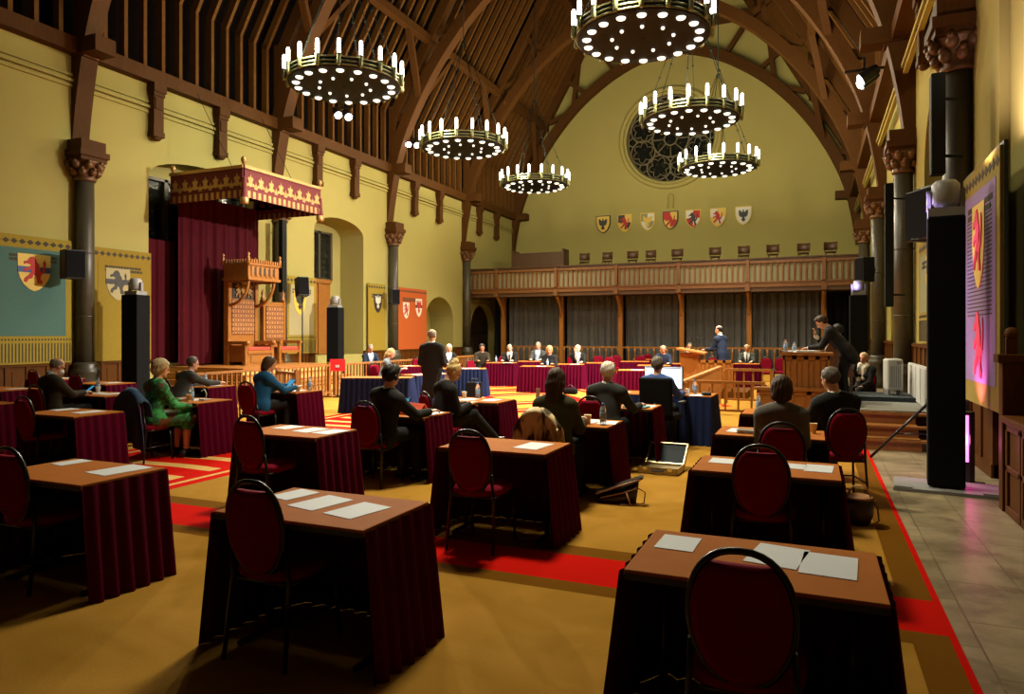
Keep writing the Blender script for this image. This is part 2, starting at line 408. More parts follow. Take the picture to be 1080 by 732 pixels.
# rose window: glass, moulded rings, tracery
def ringpts(x, z, r, y, n=40): return [(x + r * math.cos(2 * PI * i / n), y, z + r * math.sin(2 * PI * i / n)) for i in range(n)]
mb = MB().use('night_glass'); mb.add(ringpts(RX, RZ, RR + 0.05, YE + 0.45, 64), [tuple(range(64))], False)
rose = struct(mb.build('window_1'))
mb = MB().use('plaster')
mb.tube(ringpts(RX, RZ, RR + 0.22, YE - 0.02, 64), 0.14, 8, True); mb.tube(ringpts(RX, RZ, RR + 0.02, YE + 0.05, 64), 0.09, 8, True)
mb.build('window_moulding', None, rose)
mb = MB().use('stone_dark')
mat('tracery', (0.12, 0.10, 0.05), 0.7, var=0.2); mb.mats = []; mb.use('tracery')
mb.tube(ringpts(RX, RZ, RR - 0.08, YE + 0.3, 64), 0.07, 6, True)
for i in range(8):
    a = 2 * PI * (i + 0.5) / 8; x, z = RX + 1.62 * math.cos(a), RZ + 1.62 * math.sin(a)
    mb.tube(ringpts(x, z, 0.66, YE + 0.3, 28), 0.045, 6, True)
    mb.tube([(x + (0.36 + 0.20 * abs(math.cos(3 * th))) * math.cos(th + a), YE + 0.32, z + (0.36 + 0.20 * abs(math.cos(3 * th))) * math.sin(th + a)) for th in [2 * PI * q / 48 for q in range(48)]], 0.03, 5, True)
    b = 2 * PI * i / 8
    mb.tube(ringpts(RX + 2.08 * math.cos(b), RZ + 2.08 * math.sin(b), 0.22, YE + 0.3, 14), 0.04, 5, True)
    mb.tube([(RX + 0.35 * math.cos(b), YE + 0.3, RZ + 0.35 * math.sin(b)), (RX + 1.0 * math.cos(b), YE + 0.3, RZ + 1.0 * math.sin(b))], 0.045, 5)
mb.tube(ringpts(RX, RZ, 0.98, YE + 0.3, 40), 0.055, 6, True); mb.tube(ringpts(RX, RZ, 0.34, YE + 0.3, 24), 0.05, 6, True)
mb.build('tracery', None, rose)

# floor and carpet
mb = MB().lohi((XL - 1.5, YB, -0.1), (XR + 1.0, YE + 0.5, 0)); struct(mb.build('floor', 'stone_tiles'))
mb = MB().lohi((-14.4, -4.5, 0.0), (0.735, 11.45, 0.012)); mb.lohi((-14.4, 11.45, 0.0), (0.29, 31.0, 0.012))
tag(mb.build('carpet', 'carpet_pattern'), 'gold hall carpet with red stripes and scrolled red runner under the tables', 'carpet')

# ceiling boards, rafters, purlins
def roof_x(z): return 8.9 - (z - 10.8) / 1.75
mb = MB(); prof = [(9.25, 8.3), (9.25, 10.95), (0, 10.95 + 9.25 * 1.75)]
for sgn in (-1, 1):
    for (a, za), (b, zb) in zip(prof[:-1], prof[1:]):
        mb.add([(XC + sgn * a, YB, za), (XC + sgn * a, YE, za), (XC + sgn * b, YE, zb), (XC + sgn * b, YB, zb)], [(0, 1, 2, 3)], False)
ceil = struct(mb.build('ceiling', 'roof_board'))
def rafter(sgn):
    mb = MB(); mb.bar((sgn * 8.95, 0, 8.55), (sgn * 8.95, 0, 10.9), 0.10, 0.20, (1, 0, 0))
    mb.bar((sgn * 8.97, 0, 10.75), (sgn * 1.2, 0, 10.75 + (8.97 - 1.2) * 1.75), 0.10, 0.22, (1, 0, 0))
    return mb
protoR = {}
for sgn in (-1, 1):
    for k in range(-1, 4):
        if sgn > 0 and k < 1: continue
        for j in range(1, 12):
            if k == -1 and j < 6: continue
            y = YK[0] + BAY * k + BAY * j / 12
            if sgn not in protoR:
                o = rafter(sgn).build('rafter', 'oak_rafter', ceil); protoR[sgn] = o
            else:
                o = protoR[sgn].copy(); COL.objects.link(o)
            o.location = (XC, y, 0)
mb = MB()
for sgn in (-1, 1):
    x = sgn * (roof_x(13.6) - 0.25)
    for k in range(-2, 4):
        mb.bar((XC + x, max(YB, YK[0] + BAY * k) , 13.45), (XC + x, YK[0] + BAY * (k + 1), 13.45), 0.30, 0.30)
    x = sgn * (roof_x(18.5) - 0.25)
    mb.bar((XC + x, YB, 18.4), (XC + x, YE, 18.4), 0.3, 0.3)
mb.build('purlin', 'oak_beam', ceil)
# wall plates, cornices, wainscot
for i, sgn in enumerate((-1, 1)):
    mb = MB().lohi((XC + sgn * 8.72, YB, 8.27), (XC + sgn * 9.2, YE, 8.62)); struct(mb.build('trim_%d' % (i + 1), 'oak_beam'))
    mb = MB()
    for z, d in ((7.50, 0.05), (7.62, 0.09), (7.76, 0.05)): mb.lohi((XC + sgn * (9.0 - d), YB, z), (XC + sgn * 9.05, YE - 0.01, z + 0.07))
    struct(mb.build('trim_%d' % (i + 3), 'plaster'))
def wainscot(x, sgn, segs, h, name, step=0.62):
    mb = MB()
    for a, b in segs:
        mb.lohi((x, a, 0), (x + sgn * 0.05, b, h)); mb.lohi((x, a, h - 0.04), (x + sgn * 0.09, b, h + 0.03)); mb.lohi((x, a, 0), (x + sgn * 0.08, b, 0.16))
        m = max(1, round((b - a) / step)); w = (b - a) / m
        for i in range(m):
            mb.lohi((x, a + i * w - 0.04, 0.16), (x + sgn * 0.075, a + i * w + 0.04, h - 0.04))
            mb.lohi((x, a + i * w + 0.12, 0.26), (x + sgn * 0.062, a + (i + 1) * w - 0.12, h - 0.14))
    return struct(mb.build(name, 'oak_panel'))
wainscot(XL, 1, [(YB, 13.3), (17.3, 20.0), (22.95, 27.7), (30.4, 32.3), (35.2, 38.2)], 1.0, 'trim_5', 0.45)
wainscot(XR - 0.10, -1, [(9.8, 12.3)], 1.36, 'trim_6')
wainscot(XR, -1, [(YB, 9.8)], 1.36, 'trim_9')
wainscot(XR, -1, [(12.9, 31.0)], 1.45, 'trim_7')
# tall bench ends that frame the panelling by the near right tapestry
mb = MB(); X1 = 2.03
mb.lohi((1.66, 8.02, 0), (X1, 8.16, 1.42)); mb.lohi((1.62, 8.0, 1.42), (X1, 8.18, 1.50)); mb.lohi((1.70, 8.07, 1.5), (1.80, 8.11, 1.66)); mb.ball((1.75, 8.09, 1.70), 0.06)
mb.lohi((1.70, 6.3, 0), (X1, 8.02, 0.86)); mb.lohi((1.64, 6.3, 0.86), (X1, 8.02, 0.92))
for i in range(3):
    y = 6.36 + i * 0.55
    mb.lohi((1.675, y, 0.06), (1.70, y + 0.06, 0.84)); mb.lohi((1.675, y + 0.46, 0.06), (1.70, y + 0.52, 0.84)); mb.lohi((1.675, y, 0.40), (1.70, y + 0.52, 0.46)); mb.lohi((1.675, y, 0.0), (1.70, y + 0.52, 0.08)); mb.lohi((1.675, y, 0.78), (1.70, y + 0.52, 0.86))
bench = tag(mb.build('wall_bench', 'oak_panel', None, bevel=0.01), 'panelled oak wall bench with tall carved end below the purple tapestry', 'bench')

# windows in the side walls
def leaded(name, x, y0, y1, z0, z1, div, sgn=1):
    mb = MB().use('night_glass').lohi((x, y0, z0), (x + sgn * 0.02, y1, z1)); w = struct(mb.build(name))
    mb = MB().use('stone_dark')
    for i in range(div + 1):
        y = y0 + (y1 - y0) * i / div; mb.lohi((x, y - 0.06, z0), (x + sgn * 0.14, y + 0.06, z1))
    mb.lohi((x, y0, z0 - 0.06), (x + sgn * 0.14, y1, z0 + 0.06)); mb.lohi((x, y0, z1 - 0.08), (x + sgn * 0.14, y1, z1))
    mb.build('mullion', None, w)
    mb = MB().use('iron')
    for i in range(1, 9): mb.lohi((x, y0, z0 + (z1 - z0) * i / 9 - 0.008), (x + sgn * 0.04, y1, z0 + (z1 - z0) * i / 9 + 0.008))
    mb.build('window_bar', None, w)
leaded('window_2', XL - 0.68, 13.35, 17.25, 1.0, 6.0, 4); leaded('window_3', XL - 1.08, 20.05, 22.2, 3.72, 5.55, 3)
leaded('window_4', XR + 0.78, 13.6, 16.4, 4.0, 5.2, 3, -1); leaded('window_5', XR + 0.78, 20.2, 23.1, 1.5, 5.2, 3, -1)
# panelled oak shutter below the second left window
mb = MB(); x = XL - 1.05; mb.lohi((x, 20.02, 0.92), (x + 0.05, 22.2, 3.7))
for i in range(3):
    y = 20.05 + i * 0.72
    for z0, z1 in ((0.95, 2.2), (2.3, 3.6)): mb.lohi((x, y + 0.08, z0 + 0.08), (x + 0.075, y + 0.64, z1 - 0.08))
    mb.lohi((x, y - 0.05, 0.92), (x + 0.1, y + 0.05, 3.7))
mb.lohi((x, 20.02, 3.6), (x + 0.12, 22.2, 3.74))
struct(mb.build('trim_8', 'oak_gold'))
# dark arched door beneath the gallery
mb = MB(); pts = [(-1.4, 0), (1.4, 0)] + [(1.4 * math.cos(PI * i / 16), 2.0 + 1.2 * math.sin(PI * i / 16)) for i in range(17)]
M = Matrix.Translation((XL - 0.44, 33.75, 0)) @ Matrix.Rotation(R(90), 4, 'Z')
mb.poly(pts, 0.08, M)
mat('door_dark', (0.045, 0.02, 0.008), 0.5, var=0.3)
d = struct(mb.build('door_1', 'door_dark'))
mb = MB()
for i in range(-4, 5): mb.poly([(i * 0.3 - 0.012, 0.05), (i * 0.3 + 0.012, 0.05), (i * 0.3 + 0.012, 2.3), (i * 0.3 - 0.012, 2.3)], 0.1, M)
for z in (0.5, 1.7): mb.poly([(-1.3, z), (1.3, z), (1.3, z + 0.07), (-1.3, z + 0.07)], 0.11, M)
mb.build('hinge', 'iron', d)
mb = MB().ball(M @ Vector((0.9, -0.14, 1.05)), 0.06); mb.build('door_handle', 'iron', d)
# little door opening in the niche
mb = MB(); M = Matrix.Translation((XL - 1.28, 29.2, 0.5)) @ Matrix.Rotation(R(90), 4, 'Z')
mb.poly([(-0.35, 0), (0.35, 0)] + [(0.35 * math.cos(PI * i / 12), 1.1 + 0.35 * math.sin(PI * i / 12)) for i in range(13)], 0.05, M)
struct(mb.build('door_2', 'door_dark'))

# ------------------------------------------------------------------ columns, trusses, corbel posts
def column_parts(t):
    mb = MB(); mb.lathe([(0.33, 0), (0.33, 0.22), (0.30, 0.26), (0.30, 0.70), (0.34, 0.76), (0.34, 0.84), (0.27, 0.90), (0.29, 0.95), (0.23, 1.02)], n=16)
    mb.build('base', 'stone_dark', t)
    mb = MB(); mb.lathe([(0.205, 1.02), (0.195, 5.32)], n=20)
    for z in (2.1, 3.6): mb.lathe([(0.195, z - 0.02), (0.225, z), (0.195, z + 0.02)], n=20)
    mb.build('shaft', 'stone_dark', t)
    mb = MB(); mb.lathe([(0.22, 5.30), (0.25, 5.34), (0.22, 5.38), (0.24, 5.5), (0.33, 5.72), (0.36, 5.76)], n=16)
    for r0, z0, m in ((0.27, 5.5, 8), (0.33, 5.66, 8)):
        for i in range(m):
            a = 2 * PI * (i + (0.5 if z0 > 5.6 else 0)) / m
            c = Vector((r0 * math.cos(a), r0 * math.sin(a), z0))
            mb.ball(c, (0.085, 0.085, 0.10), 8, 6); mb.ball(c + Vector((0.06 * math.cos(a), 0.06 * math.sin(a), 0.06)), 0.05, 8, 6)
    mb.build('capital', 'capital_gilt', t)
    mb = MB(); mb.box((0, 0, 5.81), (0.66, 0.66, 0.10)); mb.box((0, 0, 5.93), (0.74, 0.74, 0.14)); mb.box((0, 0, 6.1), (0.62, 0.62, 0.3)); mb.build('abacus', 'oak_beam', t)
COLPOS = [(-15.92, 0), (-15.92, 1), (-15.92, 2), (-15.92, 3), (1.86, 0), (1.88, 1), (1.88, 2), (1.88, 3)]
COLLAB = ['dark stone column between the teal and yellow wall tapestries', 'dark stone column behind the red and gold throne canopy', 'dark stone column with a black speaker beside the orange tapestry',
          'dark stone column by the left end of the gallery front', 'big dark stone column rising behind the tall black lighting tower', 'dark stone column behind the flat black panel on a tripod stand',
          'dark stone column second from the gallery on the wall with the purple tapestry', 'dark stone column next to the right end of the gallery front']
proto = thing('stone_column', (0, 0, 0), 0, COLLAB[0], 'column', 'stone columns along the side walls'); column_parts(proto); used = []
for (x, k), lb in zip(COLPOS, COLLAB): place(proto, used, (x, YK[k], 0), 0, lb)

HALF = [(9.0, 6.0), (8.85, 7.2), (8.52, 8.8), (8.0, 10.1), (7.4, 11.25), (6.6, 12.5), (5.5, 13.8), (4.3, 14.9), (2.3, 16.15), (0, 16.75)]
def chaikin(p, it=2):
    for _ in range(it):
        q = [p[0]]
        for a, b in zip(p[:-1], p[1:]): q += [(0.75 * a[0] + 0.25 * b[0], 0.75 * a[1] + 0.25 * b[1]), (0.25 * a[0] + 0.75 * b[0], 0.25 * a[1] + 0.75 * b[1])]
        p = q + [p[-1]]
    return p
def truss_parts(t):
    full = [(-x, z) for x, z in HALF] + [(x, z) for x, z in HALF[::-1][1:]]
    inn = chaikin(full)
    out = []
    for i, (x, z) in enumerate(inn):
        a = Vector(inn[max(i - 1, 0)]); b = Vector(inn[min(i + 1, len(inn) - 1)]); d = (b - a).normalized()
        out.append((x - d.y * 0.46, z + d.x * 0.46))
    mb = MB(); hw = 0.21; n = len(inn); vs = []
    for (x, z), (u, w) in zip(inn, out):
        u = max(-9.2, min(9.2, u)); vs += [(x, -hw, z), (x, hw, z), (u, hw, w), (u, -hw, w)]
    fs = []
    for i in range(n - 1):
        for j in range(4): fs.append((4 * i + j, 4 * i + (j + 1) % 4, 4 * i + 4 + (j + 1) % 4, 4 * i + 4 + j))
    fs += [(0, 1, 2, 3), (4 * n - 1, 4 * n - 2, 4 * n - 3, 4 * n - 4)]
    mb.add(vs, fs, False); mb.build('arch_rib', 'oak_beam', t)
    for s_ in (-1, 1):
        mb = MB(); mb.bar((s_ * 8.75, 0, 8.2), (s_ * 8.75, 0, 11.0), 0.40, 0.34, (1, 0, 0)); mb.bar((s_ * 8.75, 0, 10.6), (s_ * 0.3, 0, 10.6 + 8.45 * 1.75), 0.40, 0.40, (1, 0, 0))
        mb.build('principal_rafter', 'oak_beam', t)
        mb = MB(); mb.lohi((s_ * 8.1, -0.26, 8.25), (s_ * 9.1, 0.26, 8.62)); mb.build('hammer_block', 'oak_beam', t)
        for (x, z), (u, w) in (((8.2, 10.6), (8.75, 10.4)), ((6.9, 12.6), (7.75, 12.15)), ((5.6, 14.1), (6.75, 13.7)), ((4.6, 15.1), (5.6, 15.9)), ((3.0, 16.2), (4.3, 18.1)), ((5.3, 14.4), (5.0, 17.0))):
            mb = MB(); mb.bar((s_ * x, 0, z), (s_ * u, 0, w), 0.22, 0.26, (0, 1, 0)); mb.build('strut', 'oak_beam', t)
        # wind braces from the purlins down to the rib
        for dy in (-1, 1):
            mb = MB(); mb.bar((s_ * 7.55, 0.1 * dy, 11.2), (s_ * 7.05, 1.7 * dy, 13.35), 0.16, 0.24, (1, 0, 0)); mb.build('wind_brace', 'oak_beam', t)
    mb = MB(); mb.bar((-4.6, 0, 18.0), (4.6, 0, 18.0), 0.34, 0.40); mb.build('collar_beam', 'oak_beam', t)
    mb = MB(); mb.bar((0, 0, 16.8), (0, 0, 24.6), 0.30, 0.30, (1, 0, 0)); mb.build('king_post', 'oak_beam', t)
TL = ['curved oak roof truss nearest the camera springing above the teal tapestry', 'curved oak roof truss springing from the column behind the throne canopy', 'curved oak roof truss springing from the column beside the orange tapestry',
      'curved oak roof truss springing from the column at the gallery front', 'curved oak roof truss set against the end wall around the rose window']
proto = thing('roof_truss', (0, 0, 0), 0, TL[0], 'roof truss', 'roof trusses'); truss_parts(proto); used = []
for k in range(5): place(proto, used, (XC, YK[k] if k < 4 else YE - 0.35, 0), 0, TL[k])

proto = thing('corbel_post', (0, 0, 0), 0, 'x', 'corbel post', 'oak corbel posts under the wall plates')
mb = MB(); mb.lohi((-0.10, -0.15, 7.0), (0.10, 0.15, 8.1)); mb.lohi((-0.06, -0.12, 7.6), (0.13, 0.12, 7.9)); mb.build('post', 'oak_beam', proto)
mb = MB(); mb.lohi((-0.11, -0.19, 8.05), (0.17, 0.19, 8.28)); mb.lohi((-0.11, -0.17, 7.95), (0.13, 0.17, 8.06)); mb.build('head_block', 'oak_beam', proto)
mb = MB(); mb.box((0.0, 0, 6.95), (0.24, 0.34, 0.14)); mb.ball((0, 0, 6.86), (0.10, 0.14, 0.08), 10, 6); mb.build('foot', 'oak_beam', proto)
used = []; CY = [13.43, 15.64, 20.04, 22.22, 26.58, 28.80, 33.06, 35.22]
CW = ['just past the nearest left column', 'above the middle of the throne canopy', 'above the left edge of the arched window recess', 'above the right edge of the arched window recess',
      'above the orange tapestry', 'above the arched niche', 'above the left end of the gallery', 'above the arched door under the gallery']
for y, w in zip(CY, CW): place(proto, used, (XL + 0.13, y, 0), 0, 'carved oak corbel post ' + w)
for y, w in zip(CY[:2], ('next to the big stone column', 'second from the big stone column')): place(proto, used, (XR - 0.13, y, 0), 180, 'carved oak corbel post on the tapestry-side wall ' + w)

# ------------------------------------------------------------------ gallery
PX = [-14.45, -11.33, -8.38, -5.52, -2.59, 0.42]
g = thing('gallery', (XC, 31.9, 0), 0, 'wooden gallery with slatted parapet spanning the end of the hall', 'gallery')
def gx(x): return x - XC
mb = MB(); mb.lohi((-8.95, 0.0, 3.50), (8.95, 6.2, 3.70)); mb.lohi((-8.95, 1.9, 3.70), (8.95, 6.2, 4.86)); mb.build('deck', 'dark_wood_chair', g)
mb = MB(); mb.lohi((-8.95, -0.06, 3.68), (8.95, 0.12, 3.88)); mb.lohi((-8.95, -0.10, 3.86), (8.95, 0.0, 3.92)); mb.build('lower_beam', 'gallery_oak', g)
mb = MB(); mb.lohi((-8.95, -0.05, 4.70), (8.95, 0.10, 4.80)); mb.build('rail', 'gallery_oak', g)
mb = MB(); mb.lohi((-8.95, 0.05, 4.90), (8.95, 0.45, 4.95)); mb.lohi((-8.95, 0.10, 4.78), (8.95, 0.16, 4.92)); mb.build('book_rest', 'dark_wood_chair', g)
mb = MB(); mb.lohi((-8.95, 0.06, 3.9), (8.95, 0.09, 4.72)); mb.build('infill_panel', 'gallery_infill', g)
pb = None
for i in range(79):
    x = -8.88 + 17.76 * i / 78
    if min(abs(x - gx(p)) for p in PX) < 0.1: continue
    if pb is None:
        mb = MB(); mb.lohi((-0.035, -0.02, 3.92), (0.035, 0.055, 4.70)); pb = o = mb.build('baluster', 'gallery_oak', g)
    else:
        o = pb.copy(); COL.objects.link(o)
    o.location = (x, 0, 0)
for p in PX:
    mb = MB(); mb.lohi((gx(p) - 0.07, -0.10, 3.55), (gx(p) + 0.07, 0.10, 4.86)); mb.box((gx(p), -0.05, 3.62), (0.2, 0.2, 0.22)); mb.build('parapet_post', 'gallery_oak', g)
LBL = ['in the shadow at the arched door end', 'rising behind the lady in black of the far row', 'behind the white-haired man', 'behind the glowing monitor', 'behind the bald speaker', 'next to the standing man at the high desk']
pp = thing('gallery_post', (0, 0, 0), 0, 'x', 'post', 'posts under the gallery')
mb = MB(); mb.lohi((-0.10, -0.10, 0), (0.10, 0.10, 3.50)); mb.lohi((-0.13, -0.13, 0), (0.13, 0.13, 0.3)); mb.build('shaft', 'oak_gold', pp)
mb = MB(); P = []
for i in range(9):
    t = i / 8; P.append((0, -0.05 - 0.72 * t ** 2.2, 2.5 + 1.0 * t))
mb.tube(P, 0.085, 6); mb.build('brace', 'oak_gold', pp)
used = []
for p, w in zip(PX, LBL): place(pp, used, (p, 32.72, 0), 0, 'golden oak gallery post ' + w)
# curtains and low balustrades in the bays beneath
def curtain(w, h, seed, amp=0.07):
    rnd = random.Random(seed); ph = [rnd.uniform(0, 6) for _ in range(4)]; rows = []
    for i in range(int(w / 0.03) + 1):
        x = -w / 2 + w * i / int(w / 0.03)
        d = amp * (math.sin(x * 22 + ph[0]) + 0.5 * math.sin(x * 37 + ph[1]) + 0.4 * math.sin(x * 9 + ph[2]))
        rows.append([(x, d * (0.7 + 0.3 * (1 - t)), h * t) for t in (0.01, 0.35, 0.7, 1.0)])
    return MB().grid(rows)
for i, w in enumerate(['left of the first golden post with people in front', 'behind the lady in black', 'behind the white-haired man and empty red chairs', 'behind the monitor and the bald speaker', 'behind the high desk']):
    a, b = PX[i] + 0.1, PX[i + 1] - 0.1
    o = curtain(b - a, 3.48, i).build('curtain', 'curtain_grey'); o.location = ((a + b) / 2, 33.25, 0)
    tag(o, 'grey curtain under the gallery ' + w, 'curtain', 'curtains under the gallery')
o = curtain(1.3, 3.48, 9).build('curtain', 'black_velvet'); o.location = (1.2, 33.25, 0); tag(o, 'narrow black curtain under the gallery next to the right wall', 'curtain', 'curtains under the gallery')
o = curtain(0.6, 3.48, 10).build('curtain', 'black_velvet'); o.location = (-14.80, 33.1, 0); tag(o, 'narrow black sheet under the gallery next to the arched door', 'curtain', 'curtains under the gallery')  # plain black sheet filling the gap between the door and first grey curtain
bp = thing('low_balustrade', (0, 0, 0), 0, 'x', 'balustrade', 'low balustrades in the gallery bays')
mb = MB(); mb.lohi((-1.38, -0.05, 1.0), (1.38, 0.05, 1.08)); mb.lohi((-1.38, -0.04, 0.06), (1.38, 0.04, 0.14)); mb.build('rail', 'oak_gold', bp)
for i in range(10):
    x = -1.35 + 2.7 * i / 9; mb = MB(); mb.lathe([(0.035, 0.1), (0.05, 0.4), (0.03, 0.8), (0.06, 1.0)], (x, 0, 0), 8); mb.build('baluster', 'oak_gold', bp)
used = []
for i, w in enumerate(['left of the first golden post', 'behind the lady in black', 'behind the empty red chairs', 'behind the monitor', 'between the bald speaker and the high desk']):
    place(bp, used, ((PX[i] + PX[i + 1]) / 2, 32.72, 0), 0, 'low oak balustrade before the grey curtain ' + w)
# chairs and a pew up on the gallery
gc = thing('gallery_chair', (0, 0, 0), 0, 'x', 'chair', 'dark chairs on the gallery')
mb = MB(); mb.lathe([(0.0, 0.44), (0.24, 0.44), (0.24, 0.49), (0.0, 0.49)], n=16); mb.build('seat', 'dark_wood_chair', gc)
mb = MB(); rows = []
for i in range(13):
    a = PI * (0.08 + 0.84 * i / 12); rows.append([(0.28 * math.cos(a), 0.24 * math.sin(a), z) for z in (0.58, 0.74, 0.94)])
mb.grid(rows); mb.build('backrest', 'dark_wood_chair', gc, solid=0.035)
for sx in (-1, 1):
    for sy in (-1, 1):
        mb = MB(); mb.tube([(sx * 0.19, sy * 0.19, 0), (sx * 0.17, sy * 0.17, 0.45)], 0.02, 6); mb.build('leg', 'dark_wood_chair', gc)
    mb = MB(); mb.tube([(sx * 0.22, 0.08, 0.46), (sx * 0.27, 0.09, 0.75)], 0.018, 6); mb.build('back_post', 'dark_wood_chair', gc)
used = []
GXS = [-10.74, -9.55, -8.24, -7.35, -6.05, -4.28, -2.99, -1.70, -0.41, 0.72]
for i, x in enumerate(GXS):
    od = ['first', 'second', 'third', 'fourth', 'fifth', 'sixth', 'seventh', 'eighth', 'ninth', 'tenth'][i]
    place(gc, used, (x, 34.5, 4.86), random.uniform(-14, 14), 'dark round-backed wooden chair on the gallery, %s from the pew on the left' % od)
mb = MB(); mb.lohi((-1.4, -0.35, 0), (1.4, -0.25, 0.98)); mb.lohi((-1.45, -0.38, 0.98), (1.45, -0.08, 1.04)); mb.lohi((-1.4, 0.1, 0), (1.4, 0.5, 0.45))
for i in range(5): mb.lohi((-1.3 + i * 0.54, -0.37, 0.12), (-0.86 + i * 0.54, -0.34, 0.86))
mb.lohi((-1.45, -0.4, 0), (-1.36, 0.5, 1.2)); mb.lohi((1.36, -0.4, 0), (1.45, 0.5, 1.2))
o = mb.build('pew', 'dark_wood_chair'); o.location = (-13.2, 34.6, 4.86); tag(o, 'dark wooden pew on the gallery at the foot of the end wall arch', 'pew')

# ------------------------------------------------------------------ heraldic shields and wall bracket on the end wall
SHIELD = [(-0.5, 1.0), (0.5, 1.0), (0.5, 0.55), (0.44, 0.36), (0.32, 0.18), (0.15, 0.05), (0, 0), (-0.15, 0.05), (-0.32, 0.18), (-0.44, 0.36), (-0.5, 0.55)]
LION = [(-.18, .98), (-.05, 1.0), (.05, .92), (.1, .8), (.2, .7), (.22, .55), (.2, .45), (.3, .5), (.4, .65), (.36, .8), (.42, .9), (.48, .78), (.46, .6), (.4, .42), (.28, .33), (.24, .2), (.34, .08), (.3, .0), (.12, .02),
        (.12, .16), (.06, .3), (-.05, .34), (-.1, .2), (-.26, .16), (-.34, .04), (-.46, .08), (-.4, .22), (-.26, .3), (-.16, .42), (-.12, .52), (-.26, .5), (-.42, .42), (-.48, .5), (-.36, .58), (-.2, .62), (-.16, .7), (-.32, .74), (-.44, .7), (-.46, .8), (-.3, .84), (-.26, .9)]
EAGLE = [(-.08, .95), (.0, 1.0), (.06, .93), (.05, .84), (.14, .78), (.34, .95), (.5, .9), (.42, .8), (.5, .68), (.4, .62), (.45, .5), (.32, .48), (.3, .38), (.16, .42), (.1, .3), (.24, .2), (.14, .14), (.1, .02), (.0, .1),
         (-.1, .02), (-.14, .14), (-.24, .2), (-.1, .3), (-.16, .42), (-.3, .38), (-.32, .48), (-.45, .5), (-.4, .62), (-.5, .68), (-.42, .8), (-.5, .9), (-.34, .95), (-.14, .78), (-.05, .84)]
def sc(p, w, h, x=0, z=0): return [(x + a * w, z + b * h) for a, b in p]
FIELDS = [('heraldic_gold', 'heraldic_black', EAGLE, None), ('heraldic_gold', 'heraldic_red', LION, 'heraldic_black'), ('heraldic_silver', 'heraldic_gold', EAGLE, 'olive_cloth'), ('heraldic_gold', 'heraldic_red', LION, 'heraldic_red'),
          ('heraldic_red', 'heraldic_black', LION, 'heraldic_silver'), ('heraldic_gold', 'heraldic_red', LION, 'heraldic_silver'), ('heraldic_silver', 'heraldic_black', EAGLE, None)]
SHLAB = ['with a black eagle, first in the row', 'split black and gold, second in the row', 'of pale silver and green, third in the row', 'of red and gold quarters, under the wall bracket',
         'of red with black lion, third from the right end', 'of red over gold, second from the right end', 'with a pale double eagle, last in the row']
for i, x in enumerate([-10.76, -9.53, -8.27, -7.04, -5.84, -4.58, -3.30]):
    t = thing('heraldic_shield', (x, YE - 0.02, 7.28), 0, 'heraldic shield on the end wall ' + SHLAB[i], 'shield', 'heraldic shields on the end wall')
    f, c, shp, q = FIELDS[i]
    mb = MB(); mb.poly(sc(SHIELD, 0.82, 0.98), 0.07); mb.build('rim', 'heraldic_black' if i in (0, 3) else 'heraldic_gold', t)
    mb = MB(); mb.poly(sc(SHIELD, 0.72, 0.88, 0, 0.05), 0.10); mb.build('field', f, t)
    if q:
        mb = MB(); mb.poly([(-0.36, 0.52), (0, 0.52), (0, 0.93), (-0.36, 0.93)], 0.115); mb.poly([(0, 0.12), (0.22, 0.2), (0.33, 0.42), (0.33, 0.52), (0, 0.52)], 0.115); mb.build('quarter', q, t)
    mb = MB(); mb.poly(sc(shp, 0.5, 0.66, 0, 0.16), 0.14); mb.build('charge', c, t)
t = thing('wall_bracket', (-7.05, YE - 0.02, 8.45), 0, 'small arched moulding on the end wall above the middle shield', 'moulding')
mb = MB(); mb.tube([(-0.14, -0.04, 0), (-0.14, -0.04, 0.5)] + [(-0.14 * math.cos(PI * i / 8), -0.04, 0.6 + 0.16 * math.sin(PI * i / 8)) for i in range(9)] + [(0.14, -0.04, 0.5), (0.14, -0.04, 0)], 0.04, 6); mb.build('hood', 'plaster', t)
